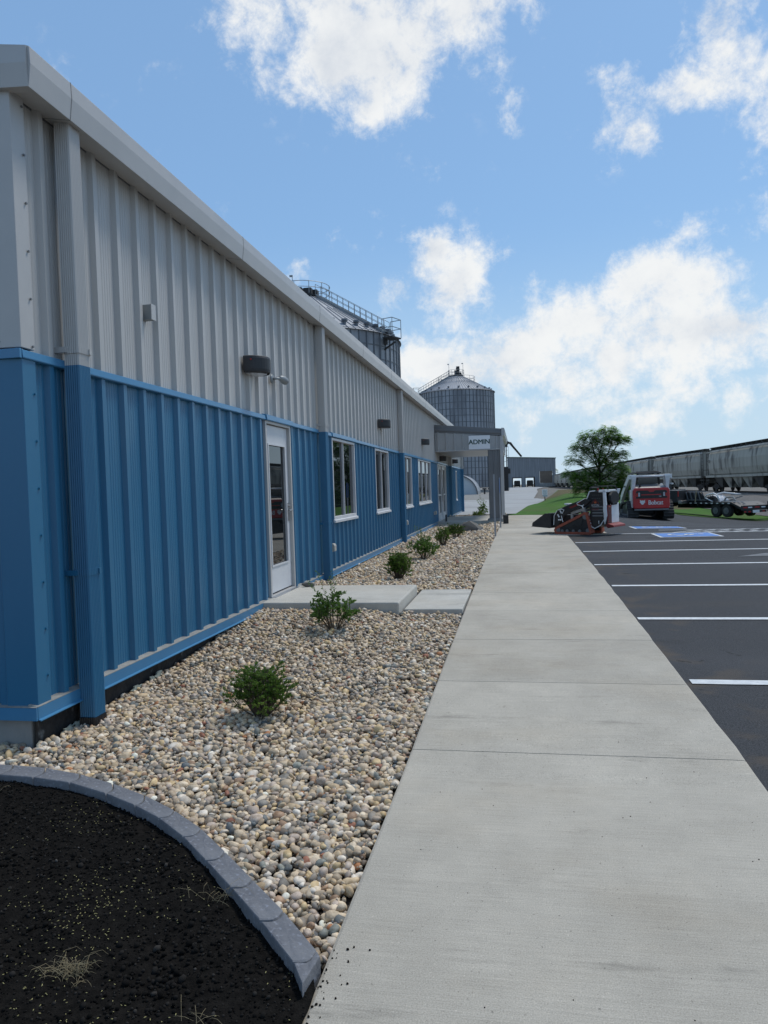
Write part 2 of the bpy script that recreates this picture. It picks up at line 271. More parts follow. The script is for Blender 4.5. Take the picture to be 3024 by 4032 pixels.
# ------------------------------------------------------------------ helpers
class MB:
    def __init__(s): s.v = []; s.f = []; s.mi = []; s.m = 0
    def add(s, vs, fs):
        b = len(s.v); s.v += [tuple(x) for x in vs]
        for f in fs: s.f.append(tuple(i + b for i in f)); s.mi.append(s.m)
        return s
    def box(s, a, b):
        x0, y0, z0 = a; x1, y1, z1 = b
        return s.add([(x0, y0, z0), (x1, y0, z0), (x1, y1, z0), (x0, y1, z0), (x0, y0, z1), (x1, y0, z1), (x1, y1, z1), (x0, y1, z1)],
                     [(0, 3, 2, 1), (4, 5, 6, 7), (0, 1, 5, 4), (1, 2, 6, 5), (2, 3, 7, 6), (3, 0, 4, 7)])
    def prism(s, poly, axis, a, b, cap=True):
        n = len(poly)
        def P(u, v, w):
            return {'x': (w, u, v), 'y': (u, w, v), 'z': (u, v, w)}[axis]
        vs = [P(u, v, a) for u, v in poly] + [P(u, v, b) for u, v in poly]
        fs = [(i, (i + 1) % n, (i + 1) % n + n, i + n) for i in range(n)]
        if cap: fs += [tuple(range(n - 1, -1, -1)), tuple(range(n, 2 * n))]
        return s.add(vs, fs)
    def tube(s, pts, r, n=8, cap=True):
        pts = [Vector(p) for p in pts]; rs = r if isinstance(r, (list, tuple)) else [r] * len(pts)
        vs = []; k = len(pts)
        t0 = (pts[1] - pts[0]).normalized(); up = Vector((0, 0, 1)) if abs(t0.z) < .9 else Vector((1, 0, 0))
        a = t0.cross(up).normalized()
        for i in range(k):
            t = (pts[min(i + 1, k - 1)] - pts[max(i - 1, 0)]).normalized()
            a = (a - t * a.dot(t)).normalized(); b = t.cross(a)
            for j in range(n):
                an = 2 * math.pi * j / n; vs.append(pts[i] + (a * math.cos(an) + b * math.sin(an)) * rs[i])
        fs = [(i * n + j, i * n + (j + 1) % n, (i + 1) * n + (j + 1) % n, (i + 1) * n + j) for i in range(k - 1) for j in range(n)]
        if cap: fs += [tuple(range(n - 1, -1, -1)), tuple((k - 1) * n + j for j in range(n))]
        return s.add(vs, fs)
    def bar(s, p, q, w, h=None):
        h = h or w; p = Vector(p); q = Vector(q); t = (q - p).normalized()
        up = Vector((0, 0, 1)) if abs(t.z) < .95 else Vector((0, 1, 0))
        a = t.cross(up).normalized() * w / 2; b = a.normalized().cross(t) * h / 2
        vs = [p - a - b, p + a - b, p + a + b, p - a + b, q - a - b, q + a - b, q + a + b, q - a + b]
        return s.add(vs, [(0, 3, 2, 1), (4, 5, 6, 7), (0, 1, 5, 4), (1, 2, 6, 5), (2, 3, 7, 6), (3, 0, 4, 7)])
    def lathe(s, prof, n=32, c=(0, 0), a0=0, a1=2 * math.pi):
        full = abs(a1 - a0 - 2 * math.pi) < 1e-6; m = n if full else n + 1; vs = []
        for r, z in prof:
            for j in range(m):
                an = a0 + (a1 - a0) * j / n; vs.append((c[0] + r * math.cos(an), c[1] + r * math.sin(an), z))
        fs = []
        for i in range(len(prof) - 1):
            for j in range(n):
                j2 = (j + 1) % m; fs.append((i * m + j, i * m + j2, (i + 1) * m + j2, (i + 1) * m + j))
        return s.add(vs, fs)
    def build(s, name, mats, parent=None, smooth=False, bevel=0, loc=None, label=None):
        me = bpy.data.meshes.new(name); me.from_pydata(s.v, [], s.f)
        mats = mats if isinstance(mats, (list, tuple)) else [mats]
        for m in mats: me.materials.append(MT[m] if isinstance(m, str) else m)
        if len(mats) > 1: me.polygons.foreach_set('material_index', s.mi)
        if smooth: me.polygons.foreach_set('use_smooth', [True] * len(me.polygons))
        me.update()
        o = bpy.data.objects.new(name, me); COL.objects.link(o)
        if loc: o.location = loc
        if parent: o.parent = parent
        if bevel:
            b = o.modifiers.new('bevel', 'BEVEL'); b.width = bevel; b.segments = 2; b.limit_method = 'ANGLE'; b.angle_limit = R_(35)
        if label: o['label'] = label
        return o
def empty(name, loc, label, cat, rz=0, group=None):
    o = bpy.data.objects.new(name, None); COL.objects.link(o); o.location = loc; o.rotation_euler = (0, 0, rz); o.empty_display_size = .2
    o['label'] = label; o['category'] = cat
    if group: o['group'] = group
    return o
def tag(o, label, cat, group=None, kind=None):
    if kind: o['kind'] = kind
    if label: o['label'] = label
    if cat: o['category'] = cat
    if group: o['group'] = group
    return o
def struct(o, label=None):
    o['kind'] = 'structure'
    if label: o['label'] = label
    return o
def kids(o): return [c for c in bpy.data.objects if c.parent == o]
def copy_tree(o, parent=None):
    c = o.copy(); COL.objects.link(c); c.parent = parent
    for ch in kids(o): copy_tree(ch, c)
    return c
def text_mesh(txt, size, depth, mat_, parent, name, M4, align='CENTER', squash=(1, 1), bold=0):
    cu = bpy.data.curves.new('lettering', 'FONT'); cu.body = txt; cu.size = size; cu.extrude = depth; cu.align_x = align; cu.align_y = 'CENTER'; 
    tmp = bpy.data.objects.new('lettering_src', cu); COL.objects.link(tmp)
    dg = bpy.context.evaluated_depsgraph_get(); me = bpy.data.meshes.new_from_object(tmp.evaluated_get(dg))
    bpy.data.objects.remove(tmp); me.materials.clear(); me.materials.append(MT[mat_])
    me.transform(Matrix.Diagonal((squash[0], squash[1], 1, 1)))
    if bold:                                            # heavier strokes: the outline repeated a few millimetres to each side
        V0 = [v.co.copy() for v in me.vertices]; F0 = [tuple(p.vertices) for p in me.polygons]; k = len(V0); Vn = []; Fn = []
        for i, (dx, dy, dz) in enumerate(((0, 0, 0), (bold, 0, .0003), (-bold, 0, .0006), (0, bold * .6, .0009), (0, -bold * .6, .0012))):
            Vn += [(v.x + dx, v.y + dy, v.z + dz) for v in V0]; Fn += [tuple(j + i * k for j in f) for f in F0]
        me = bpy.data.meshes.new(name); me.from_pydata(Vn, [], Fn); me.materials.append(MT[mat_])
    o = bpy.data.objects.new(name, me); COL.objects.link(o); o.parent = parent; o.matrix_local = M4
    return o
def frame(o, x, y):   # matrix: local x -> x, local y -> y, origin o
    x = Vector(x).normalized(); y = Vector(y).normalized(); z = x.cross(y)
    return Matrix(((x.x, y.x, z.x, o[0]), (x.y, y.y, z.y, o[1]), (x.z, y.z, z.z, o[2]), (0, 0, 0, 1)))

# ------------------------------------------------------------------ terrain
def itp(v, xs, ys): return float(np.interp(v, xs, ys))
TRK = [(23.0, 20), (21.85, 45), (21.15, 63), (20.35, 81), (18.05, 100), (16.1, 140), (14.6, 199), (13.2, 300), (12.5, 420)]
def trk_x(y): return itp(y, [p[1] for p in TRK], [p[0] for p in TRK])
RAILZ = .19
def ss(a, b, v):
    t = min(1, max(0, (v - a) / (b - a))); return t * t * (3 - 2 * t)
def walk_z(y): return itp(y, [3.8, 6, 8, 12, 18], [0, .06, .10, .16, .21])
def terr(x, y):
    z = walk_z(y) if y < 34 else itp(y, [34, 55, 166, 300], [.21, .25, .45, .5])
    drop = .11 * max(0, min(x, 15) - 1.9) * min(1, max(0, (y - 20) / 14))
    drop *= 1 - ss(60, 90, y)
    z -= drop
    if y > 30:                                         # the lawn swells to a low mound, then the track bank
        z += .62 * ss(33, 45, y) * (1 - ss(70, 120, y)) * ss(0.6, 3.4, x - (y - 32) * .02) * (1 - ss(6.0, 9.5, x))
    d = trk_x(max(20, min(420, y))) - x
    if d < 9 and y > 15:
        k = ss(9, 3.2, d) if d > 3.2 else 1
        z = z * (1 - k) + (RAILZ - .12) * k
    return z
def sheet(name, A, B, n, m, off, mat_, label=None, uneven=0):
    """a ruled strip between two plan polylines, draped on the terrain"""
    def samp(P, k):
        P = np.array(P, float); s = np.r_[0, np.cumsum(np.hypot(*np.diff(P, axis=0).T))]; t = np.linspace(0, s[-1], k)
        return np.c_[np.interp(t, s, P[:, 0]), np.interp(t, s, P[:, 1])]
    a = samp(A, m + 1); b = samp(B, m + 1); vs = []
    for j in range(m + 1):
        for i in range(n + 1):
            q = a[j] + (b[j] - a[j]) * i / n
            vs.append((q[0], q[1], terr(q[0], q[1]) + off + (uneven * noise.noise(Vector((q[0] * .8, q[1] * .8, 3))) if uneven else 0)))
    fs = [(j * (n + 1) + i, j * (n + 1) + i + 1, (j + 1) * (n + 1) + i + 1, (j + 1) * (n + 1) + i) for j in range(m) for i in range(n)]
    mb = MB(); mb.add(vs, fs)
    return struct(mb.build(name, mat_, smooth=True), label)

gx = np.unique(np.r_[np.linspace(-2500, -40, 14), np.arange(-40, 40, 1.5), np.linspace(40, 2500, 16)])
gy = np.unique(np.r_[np.linspace(-2500, -14, 12), np.arange(-14, 130, 1.5), np.linspace(130, 420, 24), np.linspace(420, 4000, 14)])
mb = MB(); nx = len(gx)
mb.add([(x, y, terr(x, y) - .10) for y in gy for x in gx], [(j * nx + i, j * nx + i + 1, (j + 1) * nx + i + 1, (j + 1) * nx + i) for j in range(len(gy) - 1) for i in range(nx - 1)])
struct(mb.build('ground', 'dirt', smooth=True))

XL, XR = -.665, 1.165                                    # walk edges
# walk: panels between sawn joints, slightly open
joints = [-6.0, -4.5, -3.0, -1.5, 1.0, 4.20, 5.585, 6.985, 8.42, 9.72, 11.63, 13.2, 14.8, 16.4, 18.0, 19.25, 20.9, 22.5, 24.1, 25.7, 27.3, 28.9, 30.5, 32.3]
mb = MB()
rnd = random.Random(3)
def redge(y): return XR + (  .010 * noise.noise(Vector((0, y * 1.7, 5))) + .008 * noise.noise(Vector((0, y * 8, 1))))
for a, b in zip(joints[:-1], joints[1:]):
    g = .004; k = max(2, int((b - a) / .18)); ys = [a + g + (b - a - 2 * g) * i / k for i in range(k + 1)]
    vs = []; xr_far = lambda y: (redge(y) if y < 19.25 else redge(y) + (2.4 * ss(19.25, 19.6, y) if y > 19.25 else 0))
    for y in ys:
        xl = XL; xr = redge(y) if b <= 19.3 else 2.2
        if b > 30.6: pass
        for x in (xl, xl + .012, xr - .012, xr):
            e = .005 if x in (xl, xr) else 0
            vs.append((x, y, terr(min(x, 1.9), y) - e - (.004 if y in (ys[0], ys[-1]) else 0)))
        vs.append((xl, y, terr(xl, y) - .13)); vs.append((xr, y, terr(min(xr, 1.9), y) - .13))
    q = 6; fs = []
    for j in range(k):
        o = j * q; p = o + q
        for i in range(3): fs.append((o + i, o + i + 1, p + i + 1, p + i))
        fs.append((o + 4, o, p, p + 4)); fs.append((o + 3, o + 5, p + 5, p + 3))
    fs.append((0, 4, 5, 3, 2, 1)); o = k * q; fs.append((o, o + 1, o + 2, o + 3, o + 5, o + 4))
    mb.add(vs, fs)
struct(mb.build('sidewalk', 'walk', smooth=False))
# bed under the joints
mb = MB(); mb.box((XL + .02, -6, -.30), (XR - .03, 19.2, -.02)); 
# parking lot
sheet('parking_lot', [(XR - .005, -8), (XR - .005, 19.3)], [(45, -8), (45, 19.3)], 40, 40, -.016, 'asph')
sheet('parking_lot_apron', [(2.18, 19.3), (2.3, 30.9), (7.3, 46)], [(45, 19.3), (45, 30), (30, 43)], 34, 40, -.0165, 'asph')
sheet('asphalt_spur', [(7.3, 45.98), (8.5, 62)], [(9.05, 45.9), (10.05, 62)], 8, 20, -.0165, 'asph')
sheet('parking_lot_strip', [(XR + .06, 19.2), (2.2, 19.25)], [(XR + .07, 19.25), (2.2, 19.31)], 4, 4, -.02, 'asph')
# lawn in front of and beyond the lot
sheet('lawn', [(-.56, 32.6), (1.9, 31.2), (2.4, 31.0), (7.35, 46), (8.6, 62)], [(-.2, 34.0), (.45, 45), (1.75, 55), (3.6, 75), (6.0, 110)], 26, 60, .0, 'grass')
sheet('lawn_crest', [(8.5, 61.8), (7.5, 80), (6.2, 110)], [(15.6, 62), (14.5, 80), (12.5, 110)], 16, 20, .006, 'drygrass')
sheet('lawn_verge', [(9.04, 45.9), (10.04, 62)], [(32, 42.8), (18, 62)], 24, 24, .002, 'grass')
sheet('dry_verge', [(1.80, 55.2), (3.7, 75), (5.9, 108)], [(2.6, 55.6), (8.0, 80), (9.5, 108)], 10, 20, .012, 'drygrass')
# concrete yard and drive to the far building
sheet('concrete_yard', [(-30, 34.3), (-30, 66)], [(.1, 34.3), (.3, 40), (.75, 45), (2.0, 55), (1.5, 66)], 40, 40, -.014, 'concd')
sheet('concrete_drive', [(-2.2, 66), (-3.4, 110), (-6, 160), (-8, 276)], [(1.2, 66), (2.6, 110), (3.6, 160), (11, 276)], 6, 30, -.012, 'concd')
sheet('gravel_yard', [(-60, 66), (-60, 276)], [(-2.2, 66), (-3.4, 110), (-6, 160), (-8, 276)], 10, 30, -.02, 'gravroad')
# ballast bed and rails
def along(off, y0=22, y1=420, st=6):
    return [(trk_x(y) + off, y) for y in np.arange(y0, y1, st)]
sheet('track_ballast', along(-3.4), along(3.4), 8, 120, .05, 'ballast')
sheet('ballast_slope', along(-7.2, 44, 130), along(-3.3, 44, 130), 8, 40, .03, 'ballast', uneven=.04)
for s_ in (-.72, .72):
    mb = MB(); P = along(s_, 22, 420, 4)
    for (x0, y0), (x1, y1) in zip(P[:-1], P[1:]): mb.bar((x0, y0, RAILZ - .08), (x1, y1, RAILZ - .08), .07, .16)
    struct(mb.build('railway_rail', 'rust'))
mb = MB()
for y in np.arange(40, 150, .62): mb.box((trk_x(y) - 1.25, y, RAILZ - .26), (trk_x(y) + 1.25, y + .22, RAILZ - .17))
struct(mb.build('railway_sleepers', 'rust'))

# painted markings
def line_poly(name, pts, mat_='paint', off=.006):
    mb = MB(); n = 24; vs = []
    (x0, y0), (x1, y1), (x2, y2), (x3, y3) = pts
    for i in range(n + 1):
        t = i / n; e1 = .004 * noise.noise(Vector((x0 + t * 40, y0 * 3, 0))); e2 = .004 * noise.noise(Vector((x0 + t * 40, y0 * 3, 9)))
        a = (x0 + (x1 - x0) * t, y0 + (y1 - y0) * t + e1); b = (x3 + (x2 - x3) * t, y3 + (y2 - y3) * t + e2)
        vs += [(*a, terr(*a) - .016 + off), (*b, terr(*b) - .016 + off)]
    mb.add(vs, [(2 * i, 2 * i + 2, 2 * i + 3, 2 * i + 1) for i in range(n)])
    return struct(mb.build(name, mat_))
for y, x0, x1 in ((5.69, 1.21, 7), (8.02, 1.19, 7.1), (10.30, 1.2, 7.1), (12.66, 1.2, 7.1), (14.90, 1.2, 7.1), (16.93, 1.2, 7.1), (19.36, 1.35, 7.1), (20.65, 3.65, 7.1), (22.6, 3.65, 6.4), (24.4, 3.65, 6.3), (26.6, 3.8, 6.2), (28.6, 4.2, 6.2)):
    line_poly('parking_line', [(x0, y - .055), (x1, y - .055), (x1, y + .055), (x0, y + .055)], 'paint' if y < 21 else 'oldpaint')
for i in range(13):                                      # hatching of the access aisle
    x = 3.75 + i * .36
    line_poly('hatch_line', [(x, 19.45), (x + .09, 19.45), (x + 1.0, 20.56), (x + .91, 20.56)])
for (cx, cy) in ((3.90, 18.55), (3.88, 22.2)):
    w, h = .70, .66
    line_poly('accessible_bay_border', [(cx - w, cy - h), (cx + w, cy - h), (cx + w, cy + h), (cx - w, cy + h)], 'paint', .006)
    line_poly('accessible_bay_panel', [(cx - w + .07, cy - h + .07), (cx + w - .07, cy - h + .07), (cx + w - .07, cy + h - .07), (cx - w + .07, cy + h - .07)], 'padblue', .011)
    mb = MB(); zz = terr(cx, cy) - .016 + .017            # wheelchair pictogram, lying with its head towards the bay entrance
    def blob(pts): mb.add([(cx + u, cy + v, terr(cx + u, cy + v) - .016 + .017) for u, v in pts], [tuple(range(len(pts)))])
    for k in range(18):
        a0 = R_(110 + k * 14); a1 = R_(110 + (k + 1) * 14)
        blob([(-.12 + .30 * math.cos(a0), .02 + .26 * math.sin(a0)), (-.12 + .30 * math.cos(a1), .02 + .26 * math.sin(a1)), (-.12 + .22 * math.cos(a1), .02 + .19 * math.sin(a1)), (-.12 + .22 * math.cos(a0), .02 + .19 * math.sin(a0))])
    blob([(.36 + .07 * math.cos(R_(a)), .10 + .07 * math.sin(R_(a))) for a in range(0, 360, 30)])
    blob([(-.02, .05), (.28, .08), (.28, .15), (-.02, .12)]); blob([(-.04, .05), (.03, .05), (.03, -.25), (-.04, -.25)]); blob([(-.04, -.2), (.03, -.2), (-.24, -.36), (-.3, -.32)])
    struct(mb.build('wheelchair_pictogram', 'paint'))
line_poly('worn_paint_scrape', [(3.7, 13.6), (6.6, 13.9), (6.7, 14.3), (4.3, 14.1)], 'oldpaint', .006)

# ------------------------------------------------------------------ the office building
WX = -3.062; Y0, Y1 = 4.075, 38.8
bld = empty('office_building', (WX, Y0, .19), 'long low metal office building, blue wainscot panels under grey panels', 'building')
def loc_(p): return (p[0] - WX, p[1] - Y0, p[2] - .19)
class BM(MB):     # collects in world coordinates, stores relative to the building
    def build(s, name, mats, parent=bld, **k):
        s.v = [loc_(p) for p in s.v]; return MB.build(s, name, mats, parent, **k)
PITCHR = .3048
def rib_profile(a, b, phase=0.0):
    """(y, depth) of a ribbed sheet between a and b; depth outwards of the pan"""
    pts = []; k0 = math.floor((a - phase) / PITCHR) - 1
    y = k0 * PITCHR + phase
    while y < b + PITCHR:
        pts += [(y, 0), (y + .018, .036), (y + .064, .036), (y + .082, 0)]
        for j in range(6):
            c = y + .082 + .2228 * (j + .8) / 6.6
            pts += [(c - .007, 0), (c, .0028), (c + .007, 0)]
        y += PITCHR
    out = []
    ya = [p[0] for p in pts]; da = [p[1] for p in pts]
    out.append((a, itp(a, ya, da)))
    out += [p for p in pts if a < p[0] < b]
    out.append((b, itp(b, ya, da)))
    return out
def ribs(mb, a, b, z0, z1, x=WX, phase=0, z1b=None):
    P = rib_profile(a, b, phase); vs = []
    for y, d in P:
        zt = z1 if z1b is None else z1 + (z1b - z1) * (y - a) / (b - a)
        vs += [(x + d, y, z0), (x + d, y, zt)]
    mb.add(vs, [(2 * i, 2 * i + 2, 2 * i + 3, 2 * i + 1) for i in range(len(P) - 1)])
PH = 4.6415
ops = [(8.50, 9.49, .19, 2.47, 'door'), (11.69, 13.36, 1.06, 2.42, 'w'), (15.34, 16.95, 1.05, 2.42, 'w'), (19.10, 20.70, 1.04, 2.42, 'w'), (22.05, 25.2, 1.05, 2.42, 'w3'), (27.40, 30.45, .19, 2.42, 'dd'), (35.3, 35.9, .9, 2.3, 'slit')]
mb = BM(); y = Y0 + .02
for a, b, z0, z1, k in ops:
    ribs(mb, y, a, .22, 2.46, phase=PH)
    if z0 > .3: ribs(mb, a, b, .22, z0, phase=PH)
    if z1 < 2.45: ribs(mb, a, b, z1, 2.46, phase=PH)
    y = b
ribs(mb, y, Y1, .22, 2.46, phase=PH); mb.build('lower_wall', 'blue')
mb = BM(); ribs(mb, Y0 + .02, Y1, 2.46, 4.10, phase=PH); mb.build('upper_wall', 'grey')
# gable end facing the camera (runs to -X)
def ribs_end(mb, x0, x1, z0, z1, yy):
    P = rib_profile(x0, x1, .05); vs = []
    for x, d in P: vs += [(x, yy - d, z0), (x, yy - d, z1 + (WX - x) / 13)]
    mb.add(vs, [(2 * i, 2 * i + 2, 2 * i + 3, 2 * i + 1) for i in range(len(P) - 1)])
mb = BM(); P0 = Y0 + .035
def ribs_end2(z0, z1, name, m_, slope):
    mb = BM(); P = rib_profile(-22, WX - .02, .05); vs = []
    for x, d in P: vs += [(x, P0 - d, z0), (x, P0 - d, z1 + ((WX - x) / 13 if slope else 0))]
    mb.add(vs, [(2 * i, 2 * i + 2, 2 * i + 3, 2 * i + 1) for i in range(len(P) - 1)]); mb.build(name, m_)
ribs_end2(.22, 2.46, 'lower_wall', 'blue', False); ribs_end2(2.46, 4.10, 'upper_wall', 'grey', True)
# back and far walls, roof
mb = BM(); mb.box((-22, Y1 - .02, -.2), (WX - .01, Y1, 4.09)); mb.box((-22, Y0 + .1, -.2), (-21.9, Y1 - .03, 4.09)); mb.build('rear_wall', 'greyd')
mb = BM(); mb.prism([(WX + .1, 4.28), (-12.5, 5.02), (-22, 4.28), (-22, 4.12), (-12.5, 4.86), (WX + .1, 4.12)], 'y', Y0 + .03, Y1 + .1); mb.build('roof', 'greyt')
# corner trims
for z0, z1, m_ in ((.22, 2.44, 'blue'), (2.5, 4.10, 'greyt')):
    mb = BM(); e = .042
    mb.prism([(WX + e, Y0 - e + .04), (WX + e, Y0 + .13), (WX + e - .02, Y0 + .135), (WX + .0, Y0 + .13), (WX + .0, Y0 + .07), (WX - .17, Y0 + .03), (WX - .17, Y0 - e + .03), (WX - .16, Y0 - e + .025)], 'z', z0, z1)
    mb.build('corner_trim', m_, bevel=.004)
# screws on the corner trims
mb = BM()
for i in range(13):
    z = .42 + i * .30
    if abs(z - 2.46) < .06: continue
    mb.m = 0 if z < 2.46 else 1
    for c, ax in (((WX + .045, Y0 + .105, z), 'x'), ((WX - .10, Y0 - .005, z + .02), 'y')):
        r = .008; pts = [(r * math.cos(R_(a)), r * math.sin(R_(a))) for a in range(0, 360, 60)]
        if ax == 'x': mb.prism([(c[1] + u, c[2] + v) for u, v in pts], 'x', c[0], c[0] + .008)
        else: mb.prism([(c[0] + u, c[2] + v) for u, v in pts], 'y', c[1] - .008, c[1])
mb.build('trim_screws', ['blue', 'greyd'])
# transition trim between blue and grey
mb = BM()
segs = [(Y0 - .005, 8.47, 0), (8.49, 9.55, .012), (9.56, 11.65, 0), (11.66, 13.42, .012), (13.43, 18.9, 0), (19.0, 21.9, .006), (21.95, 27.3, 0), (27.3, 30.6, .012), (30.6, Y1, 0)]
for a, b, o in segs:
    mb.prism([(WX + .0, 2.43), (WX + .052 + o, 2.43), (WX + .056 + o, 2.437), (WX + .05 + o, 2.485 + o), (WX + .0, 2.50 + o)], 'y', a, b)
mb.prism([(-22, 2.43), (WX + .05, 2.43), (WX + .05, 2.49), (-22, 2.49)], 'y', Y0 - .03, Y0 - .008)
mb.build('transition_trim', 'bluet', bevel=.003)
# base trim: dusty ledge, blue face and drip lip
mb = BM()
for a, b in ((Y0 - .03, 8.47), (9.52, 27.35), (30.5, Y1)):
    mb.m = 0; mb.prism([(WX + .0, .165), (WX + .06, .165), (WX + .06, .245), (WX + .0, .25)], 'y', a, b)
    mb.prism([(WX + .061, .165), (WX + .078, .160), (WX + .078, .166), (WX + .061, .172)], 'y', a, b)
    mb.m = 1; mb.prism([(WX - .01, .2515), (WX + .0585, .2465), (WX + .0585, .250), (WX - .01, .262)], 'y', a + .002, b - .002)
mb.m = 0; mb.prism([(-22, .165), (WX + .058, .165), (WX + .058, .245), (-22, .245)], 'y', Y0 - .045, Y0 - .031)
mb.m = 1; mb.prism([(-22, .2465), (WX + .055, .2465), (WX + .055, .25), (-22, .25)], 'y', Y0 - .044, Y0 + .03)
mb.build('base_trim', ['bluet', 'ledge'])
# foundation
mb = BM(); mb.box((-22, Y0 + .005, -.45), (WX - .02, Y0 + .3, .165)); mb.build('footing', 'concw', bevel=.01)
mb = BM(); n = 200; vs = []
for i in range(n + 1):
    yy = Y0 + .012 + (34.6) * (i / n) ** 1.6
    for j in range(5):
        vs.append((WX + .004 + .018 * noise.noise(Vector((yy * 14, j * .8, 0))), yy, -.3 + .465 * j / 4))
mb.add(vs, [(i * 5 + j, (i + 1) * 5 + j, (i + 1) * 5 + j + 1, i * 5 + j + 1) for i in range(n) for j in range(4)])
mb.build('foundation_membrane', 'membrane')
mb = BM(); rr = random.Random(5)                       # torn flakes of pale insulation at the footing
for yy in (4.36, 4.47, 5.25, 5.5, 5.62):
    x = WX + .035; h = rr.uniform(.02, .035); w = rr.uniform(.04, .10); z = -.02 + (yy - 4.1) * .035
    pts = [(yy + w * math.cos(a) * rr.uniform(.35, 1.1), z + .015 + h * math.sin(a) * rr.uniform(.3, 1.2)) for a in np.linspace(0, 2 * math.pi, 17)[:-1]]
    mb.prism(pts, 'x', x, x + .012)
MT['foam'] = mat('pale_foam', (.34, .38, .33), (.22, .25, .22), rough=.9, scale=30)
mb.build('insulation_scrap', 'foam')
# eave gutter with mitred return along the gable
gp = [(-3.055, 4.085), (-3.03, 4.083), (-2.857, 4.048), (-2.839, 4.186), (-2.843, 4.289), (-2.87, 4.30), (-3.055, 4.33)]
mb = BM(); mb.prism(gp, 'y', 4.037, Y1 + .15)
mb.build('eave_gutter', 'greyt', bevel=.003)
mb = BM(); n = 2
for (xa, xb) in ((-22, -2.858),):
    def zr(x): return (-2.857 - x) / 13 if x < -2.86 else 0
    prof = [(4.034, 4.05), (4.018, 4.186), (4.030, 4.288), (4.10, 4.295), (4.10, 4.05)]
    vs = [(x, yy, z + zr(x)) for x in (xa, xb) for yy, z in prof]
    mb.add(vs, [(i, (i + 1) % 5, (i + 1) % 5 + 5, i + 5) for i in range(5)] + [(4, 3, 2, 1, 0), (5, 6, 7, 8, 9)])
mb.build('gable_trim', 'greyt')
mb = BM()                                              # lap joints on the gutter
for yy in (4.45, 7.5, 10.55, 13.6, 16.7, 19.8, 22.9):
    mb.prism([(u + .0015 if u > -2.9 else u, v + (.0015 if v > 4.2 else 0) - (.0015 if v < 4.1 else 0)) for u, v in gp], 'y', yy, yy + .007)
mb.build('gutter_seam', 'greym')
# dark strip under the eave, its tone standing for the shadow gap
mb = BM(); mb.box((WX - .02, Y0 + .05, 4.075), (WX + .004, Y1, 4.092)); mb.build('eave_shadow_strip', 'greyd')
# downspouts, each with straps and boot
def downspout(yc, z0, lw=.125, top=4.07):
    """corrugated leader; grey above the trim, blue below"""
    x0 = WX + .055; x1 = WX + .165
    n = 7; pf = []
    def side(p, q, flutes):
        P = []; p = Vector(p); q = Vector(q); nrm = Vector(((q - p).y, -(q - p).x)).normalized()
        for i in range(flutes):
            for t, d in ((.0, 0), (.5, -.004)):
                P.append(p + (q - p) * ((i + t) / flutes) + nrm * d)
        return P
    c = .018; y0 = yc - lw / 2; y1 = yc + lw / 2
    loop = side((x0, y0), (x1 - c, y0), 6) + [Vector((x1 - c, y0)), Vector((x1 - c * .3, y0 + c * .3))] + side((x1, y0 + c), (x1, y1 - c), 6) + [Vector((x1, y1 - c)), Vector((x1 - c * .3, y1 - c * .3))] + [Vector((x1 - c, y1)), Vector((x0, y1))]
    poly = [(v.x, v.y) for v in loop]
    root = None
    a = BM(); a.prism(poly, 'z', 2.44, top); root = a.build('downspout', 'grey')
    a = BM(); g = 1.03; cx = (x0 + x1) / 2
    a.prism([(cx + (x - cx) * g, yc + (y - yc) * g) for x, y in poly], 'z', z0, 2.45); b_ = a.build('lower_leader', 'blue', parent=root)
    a = BM(); g2 = 1.10
    for zz, m_ in ((2.53, 0), (1.02, 1)):
        a.m = m_; a.prism([(cx + (x - cx) * g2, yc + (y - yc) * g2) for x, y in poly], 'z', zz, zz + .045)
        a.box((WX, y0 - .03, zz + .004), (x0 + .03, y0 - .004, zz + .04)); a.box((x1 + .004, y1 - .03, zz + .004), (x1 + .015, y1 - .005, zz + .041))
        a.build('strap', ['grey', 'blue'], parent=root); a = BM()
    a = BM(); a.prism([(cx + (x - cx) * 1.12, yc + (y - yc) * 1.12) for x, y in poly], 'z', z0 - .1, z0 - .003); a.build('drain_boot', 'black', parent=root)
for yc, z0, lw in ((4.56, .045, .135), (10.93, .12, .15), (18.55, .10, .15), (31.9, .12, .15), (38.55, .12, .15)): downspout(yc, z0, lw)

# doors and windows
def rect_frame(mb, x0, x1, a, b, z0, z1, w, wt=None, wb=None):
    wt = wt or w; wb = wb or w
    mb.box((x0, a, z0), (x1, a + w, z1)); mb.box((x0, b - w, z0), (x1, b, z1)); mb.box((x0, a + w, z1 - wt), (x1, b - w, z1)); mb.box((x0, a + w, z0), (x1, b - w, z0 + wb))
# single glazed entrance
mb = BM(); rect_frame(mb, WX - .06, WX + .035, 8.50, 9.49, .255, 2.45, .045, .05, .012); d = mb.build('entrance_door', 'greyt')
mb = BM(); rect_frame(mb, WX - .045, WX - .005, 8.552, 9.438, .285, 2.39, .125, .24, .34); leaf = mb.build('door_leaf', 'white', parent=d, bevel=.003)
mb = BM(); mb.box((WX - .035, 8.68, .62), (WX - .025, 9.31, 2.15)); mb.build('door_glass', 'glass', parent=d)
mb = BM(); rect_frame(mb, WX - .004, WX + .006, 8.665, 9.325, .61, 2.16, .02); mb.build('glazing_bead', 'white', parent=d)
mb = BM(); mb.box((WX - .004, 9.35, 1.16), (WX + .006, 9.42, 1.40)); mb.tube([(WX + .006, 9.385, 1.30), (WX + .05, 9.385, 1.30)], .014, 10); mb.tube([(WX + .05, 9.39, 1.30), (WX + .052, 9.27, 1.30)], .011, 10); mb.tube([(WX + .006, 9.385, 1.36), (WX + .03, 9.385, 1.36)], .018, 12)
mb.build('lever_handle', 'steel', parent=d, bevel=.002)
